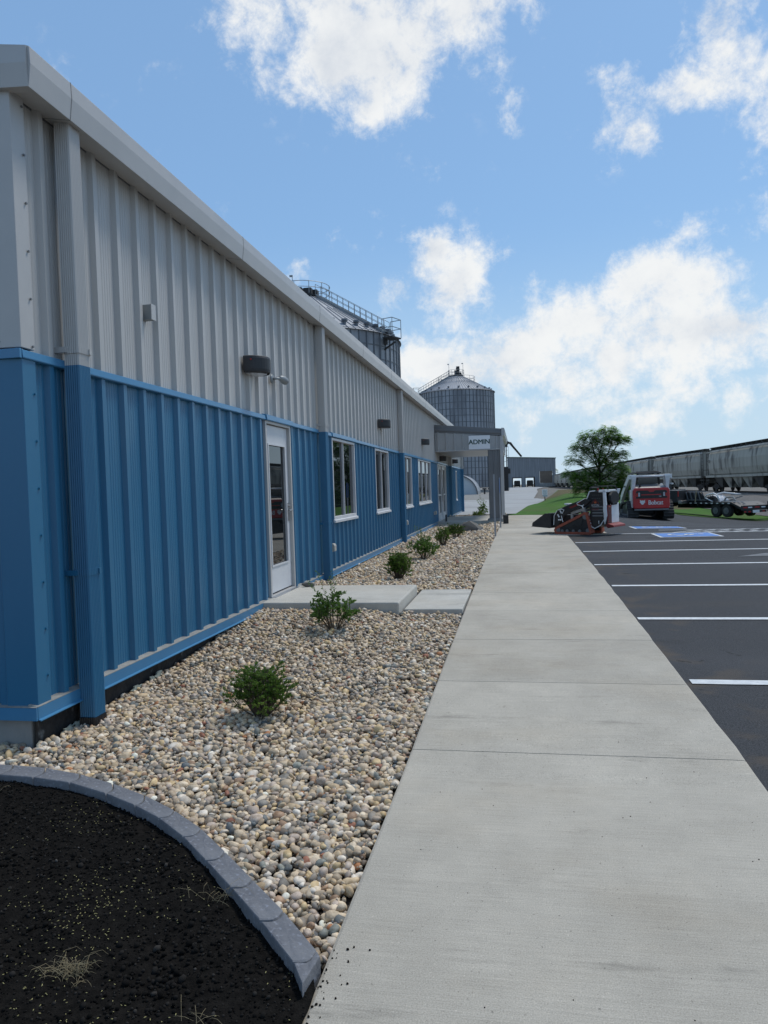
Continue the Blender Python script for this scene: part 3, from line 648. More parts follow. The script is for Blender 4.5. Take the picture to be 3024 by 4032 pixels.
mb = BM(); mb.box((WX - .05, 8.50, .24), (WX + .09, 9.49, .256)); mb.build('threshold', 'steel', parent=d)
def window(a, b, z0, z1, mull):
    m_ = BM(); rect_frame(m_, WX - .03, WX + .04, a, b, z0, z1, .045, .04, .05); w = m_.build('window', 'white', bevel=.003)
    m_ = BM(); m_.box((WX - .02, a + .04, z0 + .045), (WX - .010, b - .04, z1 - .035)); m_.build('pane', 'glass', parent=w)
    m_ = BM()
    for t in mull: y_ = a + (b - a) * t; m_.box((WX - .009, y_ - .014, z0 + .05), (WX + .022, y_ + .014, z1 - .04))
    m_.build('mullion', 'white', parent=w)
    m_ = BM(); m_.prism([(WX + .03, z0 - .045), (WX + .065, z0 - .05), (WX + .065, z0 - .012), (WX + .03, z0 + .004)], 'y', a - .03, b + .03); m_.build('sill', 'white', parent=w)
window(11.69, 13.36, 1.06, 2.42, (.5,)); window(15.34, 16.95, 1.05, 2.42, (.5,)); window(19.10, 20.70, 1.04, 2.42, (.5,)); window(22.05, 25.2, 1.05, 2.42, (.33, .67)); window(35.3, 35.9, .9, 2.3, ())
# double entrance under the canopy
mb = BM(); rect_frame(mb, WX - .05, WX + .05, 27.40, 30.45, .255, 2.42, .06); mb.box((WX - .05, 28.9, .255), (WX + .05, 28.98, 2.36)); d = mb.build('double_entrance', 'white')
for a, b in ((27.46, 28.9), (28.98, 30.39)):
    mb = BM(); rect_frame(mb, WX - .04, WX + .01, a + .01, b - .01, .28, 2.35, .09, .12, .25); mb.box((WX - .04, a + .1, 1.2), (WX + .012, b - .1, 1.27)); mb.build('door_leaf', 'white', parent=d)
    mb = BM(); mb.box((WX - .03, a + .09, .5), (WX - .02, b - .09, 2.25)); mb.build('door_glass', 'glass', parent=d)
mb = BM(); mb.tube([(WX + .06, 28.8, 1.0), (WX + .06, 28.8, 1.5)], .014, 8); mb.tube([(WX + .06, 29.1, 1.0), (WX + .06, 29.1, 1.5)], .014, 8); mb.build('pull_handle', 'steel', parent=d)

# canopy (a part of the building): roof, fascia, ribbed skirt, post on a pier
CY0, CY1, CX = 26.80, 32.6, -.60
def czt(x): return 3.83 + (x - WX) * -.10
mb = BM(); mb.prism([(WX + .03, 3.56), (CX - .02, 3.32), (CX - .02, 3.55), (WX + .03, 3.80)], 'y', CY0 + .03, CY1 - .02); can = mb.build('canopy', 'greyd')
mb = BM()
mb.prism([(WX + .03, 3.54), (CX, 3.335), (CX, 3.585), (WX + .03, 3.835)], 'y', CY0 - .02, CY0 + .028)
mb.prism([(WX + .03, 3.62), (CX - .01, 3.41), (CX, 3.47), (WX + .03, 3.70)], 'y', CY0 - .055, CY0 - .021)
mb.build('front_fascia', 'greyd', parent=can, bevel=.003)
mb = BM(); mb.prism([(CX + .001, 3.30), (CX + .10, 3.34), (CX + .13, 3.50), (CX + .10, 3.60), (CX + .001, 3.61)], 'y', CY0 - .08, CY1); mb.build('canopy_gutter', 'greyt', parent=can)
mb = BM(); P = rib_profile(WX + .04, CX - .02, .1); vs = []
for x, dd in P: vs += [(x, CY0 - .01 - dd, 2.87), (x, CY0 - .01 - dd, czt(x) - .27)]
mb.add(vs, [(2 * i, 2 * i + 2, 2 * i + 3, 2 * i + 1) for i in range(len(P) - 1)])
P = rib_profile(CY0, CY1, .1); vs = []
for y_, dd in P: vs += [(CX - .02 + dd, y_, 2.87), (CX - .02 + dd, y_, 3.33)]
mb.add(vs, [(2 * i, 2 * i + 2, 2 * i + 3, 2 * i + 1) for i in range(len(P) - 1)])
mb.build('ribbed_skirt', 'greyshade', parent=can)
mb = BM(); mb.box((WX + .04, CY0 - .045, 2.835), (CX + .02, CY1, 2.868)); mb.build('soffit', 'greyt', parent=can)
for yy in (CY0 + .0, CY1 - .45):
    mb = BM(); x0, x1 = -1.09, -.70; pts = []
    for (p, q) in (((x0, yy), (x1, yy)), ((x1, yy), (x1, yy + .42)), ((x1, yy + .42), (x0, yy + .42)), ((x0, yy + .42), (x0, yy))):
        p = Vector(p); q = Vector(q); nn = Vector(((q - p).y, -(q - p).x)).normalized()
        for t, dd in ((0, .02), (.12, .02), (.15, 0), (.42, 0), (.45, .025), (.55, .025), (.58, 0), (.85, 0), (.88, .02)): pts.append(p + (q - p) * t + nn * dd)
    mb.prism([(v.x, v.y) for v in pts], 'z', .33, 2.835); mb.build('canopy_post', 'greyd', parent=can)
    mb = BM(); mb.box((-1.17, yy - .07, -.1), (-.63, yy + .5, .33)); mb.build('post_pier', 'concw', parent=can, bevel=.015)
mb = BM(); mb.prism([(-.66, CY0 - .06), (-.55, CY0 - .06), (-.55, CY0 + .05), (-.66, CY0 + .05)], 'z', .36, 3.32); mb.build('canopy_downspout', 'greyt', parent=can)

# stoops
mb = MB(); mb.box((WX + .03, 8.13, -.1), (-1.385, 9.63, .252)); o = mb.build('door_stoop', 'slab', bevel=.018); struct(o)
mb = MB(); mb.box((-1.365, 8.36, -.1), (-.685, 9.98, .135)); o = mb.build('stoop_path', 'slab', bevel=.01); struct(o)
mb = MB(); mb.box((-1.383, 8.2, -.1), (-1.368, 9.6, .11)); mb.box((-.684, 8.36, -.1), (-.668, 9.98, .085)); struct(mb.build('stoop_joint_filler', 'black'))
mb = MB(); mb.box((WX + .03, 26.72, -.1), (-1.0, 31.6, .262)); mb.box((-1.0, 27.4, -.1), (XL - .01, 31.6, .235)); struct(mb.build('canopy_stoop', 'slab', bevel=.015))

# ------------------------------------------------------------------ planting bed
EDGE = [(-3.6, 3.55), (-3.3, 3.60), (-2.91, 3.60), (-2.665, 3.60), (-2.41, 3.535), (-2.15, 3.44), (-1.90, 3.325), (-1.675, 3.18), (-1.465, 3.015), (-1.27, 2.835), (-1.075, 2.64), (-.885, 2.45), (-.70, 2.235), (-.655, 2.12)]
def edge_y(x): return itp(x, [p[0] for p in EDGE], [p[1] for p in EDGE])
def grav_z(x, y):
    z = walk_z(y) - .035 - .06 * ss(10, 18, y) * ss(-.8, -1.4, x) + .095 * ss(5.8, 8.0, y) * ss(11.5, 9.8, y) * ss(-1.1, -1.8, x) + .012 * noise.noise(Vector((x * 1.7, y * 1.7, 0)))
    return z
mb = MB(); xs = np.linspace(-5.0, XL + .005, 24); ys = np.linspace(2.0, 35.2, 120)
mb.add([(x, y, grav_z(x, y) - .02) for y in ys for x in xs], [(j * 24 + i, j * 24 + i + 1, (j + 1) * 24 + i + 1, (j + 1) * 24 + i) for j in range(119) for i in range(23)])
MT['bed'] = mat('bed_underlay', (.035, .030, .024), (.06, .05, .04), rough=1, scale=20)
struct(mb.build('planting_bed', 'bed', smooth=True))

def ico(sub):
    import bmesh
    bm = bmesh.new(); bmesh.ops.create_icosphere(bm, subdivisions=sub, radius=1)
    v = np.array([p.co[:] for p in bm.verts]); f = np.array([[q.index for q in t.verts] for t in bm.faces]); bm.free(); return v, f
ICO = {k: ico(k) for k in (1, 2, 3)}
def stone_proto(sub, rng):
    v, f = ICO[sub]; v = v.copy(); sd_ = rng.uniform(0, 100)
    ax = rng.normal(size=(5, 3)); ax /= np.linalg.norm(ax, axis=1)[:, None]
    for a in ax:                                        # a few worn flats
        h = rng.uniform(.62, .9); t = v @ a; ex = np.maximum(t - h, 0); v -= np.outer(ex * .85, a)
    d = np.array([noise.noise(Vector(p * 1.3 + sd_)) for p in v]); v *= (1 + .16 * d)[:, None]
    return v, f
def rotmats(q):
    w, x, y, z = q.T
    return np.stack([np.stack([1 - 2 * (y * y + z * z), 2 * (x * y - z * w), 2 * (x * z + y * w)], 1), np.stack([2 * (x * y + z * w), 1 - 2 * (x * x + z * z), 2 * (y * z - x * w)], 1), np.stack([2 * (x * z - y * w), 2 * (y * z + x * w), 1 - 2 * (x * x + y * y)], 1)], 1)
def scatter_mesh(name, batches, mat_):
    """batches: list of (proto_v, proto_f, pos, rotmat, scale3, colour)"""
    V = []; F = []; Cc = []; base = 0
    for pv, pf, pos, rot, scl, col in batches:
        n = len(pos)
        if n == 0: continue
        P = pv[None] * scl[:, None, :]; P = np.einsum('nij,nkj->nki', rot, P) + pos[:, None, :]
        V.append(P.reshape(-1, 3)); F.append((pf[None] + (np.arange(n) * len(pv))[:, None, None]).reshape(-1, 3) + base); base += n * len(pv)
        Cc.append(np.repeat(col, len(pv), axis=0))
    V = np.concatenate(V); F = np.concatenate(F); Cc = np.concatenate(Cc)
    me = bpy.data.meshes.new(name); me.vertices.add(len(V)); me.vertices.foreach_set('co', V.ravel().astype(np.float32))
    me.loops.add(F.size); me.loops.foreach_set('vertex_index', F.ravel().astype(np.int32))
    me.polygons.add(len(F)); me.polygons.foreach_set('loop_start', np.arange(0, F.size, 3, dtype=np.int32)); me.polygons.foreach_set('loop_total', np.full(len(F), 3, dtype=np.int32))
    me.polygons.foreach_set('use_smooth', np.ones(len(F), dtype=bool))
    at = me.color_attributes.new('stone', 'FLOAT_COLOR', 'POINT'); at.data.foreach_set('color', np.c_[Cc, np.ones(len(Cc))].ravel().astype(np.float32))
    me.update(calc_edges=True); me.materials.append(MT[mat_] if isinstance(mat_, str) else mat_)
    o = bpy.data.objects.new(name, me); COL.objects.link(o); return o
MT['stone'] = mat('river_stone', (1, 1, 1), (.72, .70, .68), rough=.62, scale=45, spec=.35, vcol='stone', bump=.15, bscale=150, c3=(.62, .58, .52), s3=28, t3=.6)
PAL = np.array([lin(c) for c in ((214, 202, 182), (198, 184, 162), (182, 168, 148), (170, 158, 144), (150, 144, 136), (134, 132, 128), (118, 124, 126), (104, 112, 118), (196, 178, 150), (206, 186, 148), (166, 140, 118), (172, 122, 86), (150, 104, 86), (216, 210, 200), (226, 222, 214), (120, 112, 104), (188, 176, 166), (140, 146, 142))])
PW = np.array([15, 15, 13, 10, 7, 4.5, 2.8, 1.5, 11, 8, 5, .8, .6, 9, 4, 2, 9, 3], float); PW /= PW.sum()
BUSH = [(-1.80, 4.75), (-1.90, 7.17), (-1.85, 10.95), (-1.90, 14.3), (-1.84, 17.4), (-1.76, 19.9), (-1.75, 32.6)]
def gravel():
    rng = np.random.default_rng(11); batches = []
    zones = [(2.0, 5.2, .032, 2, .0182), (5.2, 9.2, .035, 1, .0198), (9.2, 17, .046, 1, .025), (17, 35, .070, 1, .037)]
    for (ya, yb, pitch, sub, rad) in zones:
        protos = [stone_proto(sub, rng) for _ in range(14)]
        P = []
        for layer in range(2):
            X, Y = np.meshgrid(np.arange(-4.6, XL - .012, pitch), np.arange(ya, yb, pitch)); p = np.c_[X.ravel(), Y.ravel()]
            p += rng.uniform(-.5, .5, p.shape) * pitch * 1.1
            if layer: p = p[rng.random(len(p)) < .55]
            P.append(np.c_[p, np.full(len(p), layer)])
        P = np.concatenate(P)
        x, y = P[:, 0], P[:, 1]
        ex = np.array([e[0] for e in EDGE]); ey = np.array([e[1] for e in EDGE])
        ok = (x < XL - .014) & (y > np.interp(x, ex, ey) + .035) & ((x > WX + .015) | (y < Y0 - .0)) & (y < 35)
        ok &= ~((x < -1.37) & (y > 8.11) & (y < 9.65)) & ~((x >= -1.40) & (y > 8.34) & (y < 10.0)) & ~((y > 26.7) & (y < 31.6))
        ok &= (x > -3.9)
        P = P[ok]; n = len(P); x, y = P[:, 0], P[:, 1]
        gz = np.array([grav_z(a, b) for a, b in zip(x, y)])
        # heaped a little against the footing near the corner
        s = rad * np.exp(rng.normal(0, .27, n)); s = np.clip(s, rad * .5, rad * 1.9)
        asp = np.c_[rng.uniform(.95, 1.45, n), rng.uniform(.8, 1.05, n), rng.uniform(.5, .85, n)]; scl = asp * s[:, None]
        z = gz + np.where(P[:, 2] > 0, rad * .75, 0) + rng.uniform(-.25, .35, n) * rad
        q = rng.normal(size=(n, 4)); flat = rng.random(n) < .6
        yaw = rng.uniform(0, np.pi * 2, n); tl = rng.normal(0, .28, (n, 2))
        qf = np.c_[np.cos(yaw / 2), tl[:, 0] * .5, tl[:, 1] * .5, np.sin(yaw / 2)]; q[flat] = qf[flat]; q /= np.linalg.norm(q, axis=1)[:, None]
        rot = rotmats(q); col = PAL[rng.choice(len(PAL), n, p=PW)] * rng.uniform(.85, 1.3, (n, 1))
        col = np.clip(col * np.array([1.06, .99, .90]), 0, .95)
        which = rng.integers(0, len(protos), n)
        for k, (pv, pf) in enumerate(protos):
            m = which == k; batches.append((pv, pf, np.c_[x, y, z][m], rot[m], scl[m], col[m]))
    n = 9000; x = rng.uniform(-3.8, XL - .01, n); y = rng.uniform(2.0, 6.5, n)      # fine grit between the stones
    ok = (y > np.interp(x, ex, ey) + .02) & ((x > WX + .015) | (y < Y0)); x, y = x[ok], y[ok]; n = len(x); pv, pf = ICO[1]
    s = np.exp(rng.normal(math.log(.006), .35, n)); q = rng.normal(size=(n, 4)); q /= np.linalg.norm(q, axis=1)[:, None]
    batches.append((pv, pf, np.c_[x, y, np.array([grav_z(a, b) for a, b in zip(x, y)]) + rng.uniform(0, .022, n)], rotmats(q), s[:, None] * rng.uniform(.6, 1.3, (n, 3)), PAL[rng.choice(len(PAL), n, p=PW)] * .8))
    o = scatter_mesh('river_gravel', batches, 'stone'); tag(o, 'rounded tan and grey river gravel filling the bed beside the wall', 'gravel', kind='stuff')
gravel()

# soil patch with crumbs, seed and straw
def soil_z(x, y):
    return .0 + .022 * noise.noise(Vector((x * 1.6, y * 1.6, 4))) + .014 * noise.noise(Vector((x * 7, y * 7, 0))) + .006 * noise.noise(Vector((x * 22, y * 22, 8)))
mb = MB(); nx_, ny_ = 230, 260; xs = np.linspace(-4.6, -.66, nx_); vs = []
for j in range(ny_):
    for x in xs:
        yt = min(edge_y(x) - .02, 3.6); y = .55 + (yt - .55) * j / (ny_ - 1); vs.append((x, y, soil_z(x, y)))
mb.add(vs, [(j * nx_ + i, j * nx_ + i + 1, (j + 1) * nx_ + i + 1, (j + 1) * nx_ + i) for j in range(ny_ - 1) for i in range(nx_ - 1)])
struct(mb.build('topsoil', 'soil', smooth=True))
def soil_bits():
    rng = np.random.default_rng(5); protos = [stone_proto(1, rng) for _ in range(8)]
    n = 30000; x = rng.uniform(-3.9, -.665, n); y = rng.uniform(.9, 3.58, n); ex = np.array([e[0] for e in EDGE]); ey = np.array([e[1] for e in EDGE])
    ok = y < np.interp(x, ex, ey) - .085; x, y = x[ok], y[ok]; n = len(x)
    cl = np.array([noise.noise(Vector((a * 3, b * 3, 0))) for a, b in zip(x, y)])
    s = np.exp(rng.normal(math.log(.0040), .42, n)) * (1 + .5 * cl); s = np.clip(s, .0015, .014)
    z = np.array([soil_z(a, b) for a, b in zip(x, y)]) + s * .4
    q = rng.normal(size=(n, 4)); q /= np.linalg.norm(q, axis=1)[:, None]; rot = rotmats(q)
    scl = s[:, None] * rng.uniform(.7, 1.3, (n, 3)); col = np.array([.012, .011, .010]) * np.exp(rng.normal(0, .6, (n, 1)))
    which = rng.integers(0, 8, n)
    o = scatter_mesh('soil_crumbs', [(protos[k][0], protos[k][1], np.c_[x, y, z][which == k], rot[which == k], scl[which == k], col[which == k]) for k in range(8)], mat('soil_crumb', (1, 1, 1), (.7, .7, .7), rough=1, spec=.1, vcol='stone'))
    tag(o, 'dark crumbly clods strewn over the black topsoil', 'soil', kind='stuff')
    n = 9000; x = rng.uniform(-3.6, -.68, n); y = rng.uniform(1.0, 3.5, n); d = np.array([noise.noise(Vector((a * 2.2, b * 2.2, 7))) for a, b in zip(x, y)])
    ok = (y < np.interp(x, ex, ey) - .1) & (rng.random(n) < .16 + d * 1.2); x, y = x[ok], y[ok]; n = len(x)
    z = np.array([soil_z(a, b) for a, b in zip(x, y)]) + .005
    yaw = rng.uniform(0, 6.28, n); q = np.c_[np.cos(yaw / 2), rng.normal(0, .12, (n, 2)), np.sin(yaw / 2)]; q /= np.linalg.norm(q, axis=1)[:, None]
    v, f = ICO[1]
    o = scatter_mesh('grass_seed', [(v, f, np.c_[x, y, z], rotmats(q), np.tile([.0042, .0013, .0011], (n, 1)) * rng.uniform(.8, 1.2, (n, 1)), np.ones((n, 3)))], 'seed')
    tag(o, 'pale yellow grass seed sown over the dark topsoil', 'grass seed', kind='stuff')
    # crumbs spilled on the walk corner
    n = 50; x = XL + np.abs(rng.normal(0, .05, n)) + .005; y = rng.uniform(1.55, 2.35, n); s = rng.uniform(.0015, .005, n)
    m2 = 70; x = np.r_[x, rng.uniform(-.5, 1.0, m2)]; y = np.r_[y, rng.uniform(1.2, 4.5, m2)]; s = np.r_[s, rng.uniform(.001, .003, m2)]; n += m2
    q = rng.normal(size=(n, 4)); q /= np.linalg.norm(q, axis=1)[:, None]
    o = scatter_mesh('spilled_soil', [(protos[0][0], protos[0][1], np.c_[x, y, np.array([walk_z(b) for b in y]) + s * .5], rotmats(q), s[:, None] * rng.uniform(.7, 1.3, (n, 3)), np.tile([.015, .012, .01], (n, 1)))], bpy.data.materials['soil_crumb'])
    tag(o, 'scattered black soil specks on the pale sidewalk', 'soil specks', kind='stuff')
soil_bits()
def tuft(x, y, n, h, seed, name, label, flat=.5):
    r = random.Random(seed); mb = MB()
    for i in range(n):
        a = r.uniform(0, 6.28); l = h * r.uniform(.5, 1.2); bx, by = x + r.gauss(0, .035), y + r.gauss(0, .018); dx, dy = math.cos(a) * l, math.sin(a) * l * .7; up = l * r.uniform(.1, 1 - flat)
        z = soil_z(bx, by); w = .0007
        pts = [Vector((bx, by, z)), Vector((bx + dx * .4, by + dy * .4, z + up)), Vector((bx + dx * .8, by + dy * .8, z + up * 1.1)), Vector((bx + dx, by + dy, z + up * .7))]
        mb.tube(pts, [w, w, w * .8, w * .3], 4)
    tag(mb.build(name, 'straw'), label, 'dry grass')
tuft(-1.50, 2.10, 90, .085, 1, 'dry_grass_tuft', 'tuft of dry straw lying on the topsoil, largest one near the bottom')
tuft(-1.16, 2.56, 14, .12, 2, 'dry_grass_tuft', 'few thin straw blades beside the middle of the edging')
tuft(-2.82, 3.36, 12, .07, 3, 'dry_grass_tuft', 'small pale sprouts on soil by the far left edging')
tuft(-.95, 1.95, 9, .08, 4, 'dry_grass_tuft', 'sparse straw blades near the last edging stone')

# scalloped edging blocks, each its own thing
IN = [(-3.12, 3.50), (-2.86, 3.50), (-2.64, 3.485), (-2.39, 3.44), (-2.11, 3.33), (-1.885, 3.215), (-1.70, 3.10), (-1.50, 2.94), (-1.31, 2.757), (-1.125, 2.575), (-.938, 2.385), (-.751, 2.18), (-.69, 2.08)]
OUT = [(-3.14, 3.635), (-2.88, 3.64), (-2.66, 3.62), (-2.405, 3.556), (-2.15, 3.457), (-1.90, 3.335), (-1.665, 3.19), (-1.452, 3.025), (-1.26, 2.84), (-1.065, 2.645), (-.875, 2.455), (-.692, 2.25), (-.672, 2.22)]
names_e = ['leftmost', 'second from the left', 'third from the left', 'fourth from the left', 'fifth from the left', 'sixth from the left', 'seventh from the left', 'fourth from the walk', 'third from the walk', 'second from the walk', 'long block next to the cut end piece', 'cut triangular end piece against the walk']
for i in range(len(IN) - 1):
    a, b, c, d = Vector(IN[i]), Vector(IN[i + 1]), Vector(OUT[i + 1]), Vector(OUT[i])
    cx = (a + b + c + d) / 4; t = (((b + c) - (a + d)) / 2).normalized()
    def arc(p, q, bulge, n=7):
        out = []
        for k in range(n + 1):
            u = k / n; s = p.lerp(q, u); out.append(s + t * bulge * math.sin(math.pi * u))
        return out
    bl = .028
    head = arc(b, c, bl if i < 11 else 0); tail = arc(d, a, bl); tail = [p + t * .005 for p in tail]; head = [p - t * .002 for p in head]
    side_o = [head[-1].lerp(tail[0], k / 4) for k in (1, 2, 3)]; side_i = [tail[-1].lerp(head[0], k / 4) for k in (1, 2, 3)]
    loop = head + side_o + tail + side_i
    zt = .045; mb = MB(); n = len(loop); rr = random.Random(i)
    rel = [p - cx for p in loop]
    rings = [(-.09, 1.0), (zt - .012, 1.0), (zt - .003, .975), (zt, .93)]
    vs = [(p.x * k, p.y * k, z) for z, k in rings for p in rel]
    for k in (.78, .5): vs += [(p.x * k, p.y * k, zt + .001 + .004 * noise.noise(Vector((p.x * 14 + i, p.y * 14, 2)))) for p in rel]
    vs.append((0, 0, zt)); m = len(rings) + 2
    fs = [(r * n + j, r * n + (j + 1) % n, (r + 1) * n + (j + 1) % n, (r + 1) * n + j) for r in range(m - 1) for j in range(n)] + [((m - 1) * n + j, (m - 1) * n + (j + 1) % n, m * n) for j in range(n)]
    mb.add(vs, fs); o = mb.build('edging_block', 'edgest', loc=(cx.x, cx.y, 0))
    tag(o, 'charcoal scalloped edging block, ' + names_e[i], 'edging block', 'edging blocks around the soil patch')

# small loose stones that are things of their own
def rock(name, loc, scl, seed, mat_, label, sub=3, rz=0, amp=.3):
    rng = np.random.default_rng(seed); v, f = ICO[sub]; v = v.copy()
    ax = rng.normal(size=(9, 3)); ax /= np.linalg.norm(ax, axis=1)[:, None]
    for a in ax:
        h = rng.uniform(.45, .8); t = v @ a; v -= np.outer(np.maximum(t - h, 0) * .95, a)
    v *= np.array([1 + amp * .35 * noise.noise(Vector(p * 2 + seed)) + .03 * noise.noise(Vector(p * 9)) for p in v])[:, None]
    v *= np.array(scl); mb = MB(); mb.add([tuple(p) for p in v], [tuple(t) for t in f]); o = mb.build(name, mat_, loc=loc); o.rotation_euler.z = rz
    return tag(o, label, 'rock')
rock('door_rock', (-2.86, 9.50, .28), (.10, .07, .045), 4, 'boulder', 'small dark stone lying on the stoop beside the door', 2)
mb = MB()                                               # big angular boulder: dark face left, sloping tan face right
bv = [(-.36, -.20, 0), (.42, -.16, 0), (.50, .16, 0), (-.34, .22, 0), (-.12, -.15, .30), (.02, -.06, .40), (.08, .12, .38), (-.16, .16, .34), (.30, -.12, .17), (.36, .12, .15)]
import bmesh
bm = bmesh.new(); [bm.verts.new(v) for v in bv]; bmesh.ops.convex_hull(bm, input=bm.verts[:])
bmesh.ops.subdivide_edges(bm, edges=bm.edges[:], cuts=4, use_grid_fill=True)
for v in bm.verts:
    v.co += Vector([noise.noise(v.co * 5 + Vector((k * 9, 0, 0))) for k in range(3)]) * .022
me = bpy.data.meshes.new('boulder'); bm.to_mesh(me); bm.free(); me.materials.append(MT['boulder'])
o = bpy.data.objects.new('boulder', me); COL.objects.link(o); o.location = (-1.58, 22.6, .06); o.rotation_euler.z = -.1; o.scale = (1.15, 1.1, 1.05)
tag(o, 'large angular grey boulder in the gravel in front of the canopy stoop', 'boulder')

# ------------------------------------------------------------------ shrubs
def shrub(loc, w, h, n_st, n_leaf, ls, lm, seed, label, style='box', group='young shrubs planted in the gravel'):
    r = random.Random(seed); root = empty('shrub', loc, label, 'shrub', group=group)
    st = MB(); lf = MB()
    def leaf(p, d, s):
        d = d.normalized(); sd2 = d.cross(Vector((r.gauss(0, 1), r.gauss(0, 1), r.gauss(0, 1)))).normalized(); up = sd2.cross(d)
        wd = s * r.uniform(.42, .6); tip = p + d * s; m1 = p + d * s * .5 + sd2 * wd * .5 + up * s * .08; m2 = p + d * s * .5 - sd2 * wd * .5 + up * s * .08; mid = p + d * s * .5 - up * s * .03
        lf.add([p, m1, tip, m2, mid], [(0, 1, 4), (1, 2, 4), (2, 3, 4), (3, 0, 4)])
    twigs = []
    for i in range(n_st):
        a = r.uniform(0, 6.28); sp = abs(r.gauss(0, .5)) if style == 'box' else r.uniform(.05, 1)
        sp = min(sp, 1.0); e = Vector((math.cos(a) * sp * w / 2, math.sin(a) * sp * w / 2, h * (r.uniform(.72, 1.0) - .38 * sp * sp * (1 if style == 'box' else .9)) * (1 if style == 'box' or r.random() < .8 else 1.25)))
        b = Vector((math.cos(a) * .03, math.sin(a) * .03, -.02)); mid = b.lerp(e, .5) + Vector((math.cos(a), math.sin(a), 0)) * w * .08
        pts = [b, b.lerp(mid, .5), mid, mid.lerp(e, .5) + Vector((0, 0, .01)), e]; twigs.append(pts)
        st.tube(pts, [.0045, .004, .0032, .0022, .001], 5, cap=False)
        for k in range(4 if style == 'box' else 3):
            t = r.uniform(.35, .95); p = pts[int(t * 3.99)].lerp(pts[int(t * 3.99) + 1], (t * 4) % 1); a2 = a + r.uniform(-1.6, 1.6)
            q = p + Vector((math.cos(a2) * w * .16, math.sin(a2) * w * .16, h * r.uniform(.04, .2))); m2 = p.lerp(q, .5) + Vector((0, 0, .008)); tw = [p, m2, q]; twigs.append(tw)
            st.tube(tw, [.0022, .0016, .0008], 4, cap=False)
    if style != 'box':                                  # long upright whips with few leaves
        for i in range(5 if style == 'whip' else 2):
            a = r.uniform(0, 6.28); e = Vector((math.cos(a) * w * r.uniform(.1, .6) - w * .12, math.sin(a) * w * .3, h * r.uniform(1.25, 1.62))); pts = [Vector((0, 0, h * .4)), Vector((e.x * .4, e.y * .4, h * .8)), e]
            st.tube(pts, [.002, .0016, .0008], 4, cap=False)
            for k in range(26):
                t = .3 + .7 * k / 26; p = pts[1].lerp(pts[2], max(0, (t - .5) * 2)) if t > .5 else pts[0].lerp(pts[1], t * 2); leaf(p, Vector((r.gauss(0, 1), r.gauss(0, 1), .5)), ls * 1.0)
    n = len(twigs)
    for i in range(n_leaf):
        tw = twigs[r.randrange(n)]; k = r.uniform(.28, 1) ** .7 * (len(tw) - 1); j = min(int(k), len(tw) - 2); p = tw[j].lerp(tw[j + 1], k - j); d = (tw[j + 1] - tw[j]).normalized() + Vector((r.gauss(0, .7), r.gauss(0, .7), r.gauss(0.15, .55)))
        if p.z < .02: continue
        leaf(p, d, ls * r.uniform(.7, 1.25))
    st.build('stems', 'twig', parent=root); lf.build('foliage', lm, parent=root)
    return root
gz_ = lambda i: grav_z(*BUSH[i]) + .02
shrub((*BUSH[0], gz_(0)), .46, .34, 70, 6800, .020, 'boxleaf', 21, 'dense dark boxwood shrub, nearest one to the edging blocks')
shrub((*BUSH[1], gz_(1)), .52, .38, 28, 2400, .030, 'twigleaf', 22, 'twiggy light green shrub with long whips in front of the door stoop', 'whip')
shrub((*BUSH[2], gz_(2)), .46, .42, 60, 5200, .027, 'boxleaf', 23, 'dense dark boxwood shrub just beyond the door stoop')
shrub((*BUSH[3], gz_(3)), .56, .42, 34, 2600, .036, 'twigleaf', 24, 'loose twiggy shrub midway along the bed with tall thin shoots', 'whip')
shrub((*BUSH[4], gz_(4)), .46, .46, 46, 2600, .028, 'boxleaf', 25, 'dark upright shrub left of the lime green one')
shrub((*BUSH[5], gz_(5)), .60, .40, 46, 2600, .032, 'limeleaf', 26, 'bright lime green rounded shrub in front of the boulder')
shrub((-1.85, 32.3, gz_(6) - .02), .58, .30, 30, 1000, .05, 'boxleaf', 27, 'low dark shrub beyond the canopy stoop')
shrub((-1.60, 32.9, gz_(6) - .02), .60, .62, 16, 520, .06, 'twigleaf', 28, 'taller sparse shrub behind the low one past the stoop', 'whip')

# ------------------------------------------------------------------ wall fixtures
def wall_lamp(y, z, label):
    t = empty('wall_lamp', (WX + .03, y, z), label, 'wall lamp', group='black wall lamps on the grey panels')
    n = 20; w, dpt, h = .205, .245, .19
    def half(k, zz, d0=0): return [(max(0, dpt * k * math.sin(math.pi * j / n)) ** 1 , w * k * math.cos(math.pi * j / n), zz) for j in range(n + 1)]
    mb = MB(); rings = [half(.94, -.0), half(.98, .012), half(1.0, .04), half(1.0, h - .03), half(.97, h - .008), half(.92, h)]
    vs = [p for r_ in rings for p in r_]; m = n + 1
    fs = [(i * m + j, i * m + j + 1, (i + 1) * m + j + 1, (i + 1) * m + j) for i in range(5) for j in range(n)] + [tuple(5 * m + j for j in range(m)), tuple(i * m for i in range(6)) + tuple(i * m + n for i in range(5, -1, -1))]
    mb.add(vs, fs); body = mb.build('housing', 'lampm', parent=t)
    mb = MB(); mb.add([(p[0] * .82, p[1] * .82, .004) for p in half(1, 0)], [tuple(range(m))]); mb.add([(p[0] * .80, p[1] * .80, -.004) for p in half(1, 0)], [tuple(range(m))]); mb.build('lens', 'plastic', parent=t)
    mb = MB(); mb.box((-.028, -.09, .02), (0, .09, h - .02)); mb.build('mounting_plate', 'black', parent=t)
    mb = MB(); mb.prism([(.09 + .008 * math.cos(R_(a)), h - .05 + .008 * math.sin(R_(a))) for a in range(0, 360, 60)], 'y', -.205, -.188); mb.build('screw', 'tail', parent=t)
    return t
wall_lamp(8.06, 2.915, 'largest black half round wall lamp, left of the glazed door top')
wall_lamp(16.04, 2.895, 'black half round wall lamp above the two nearest windows')
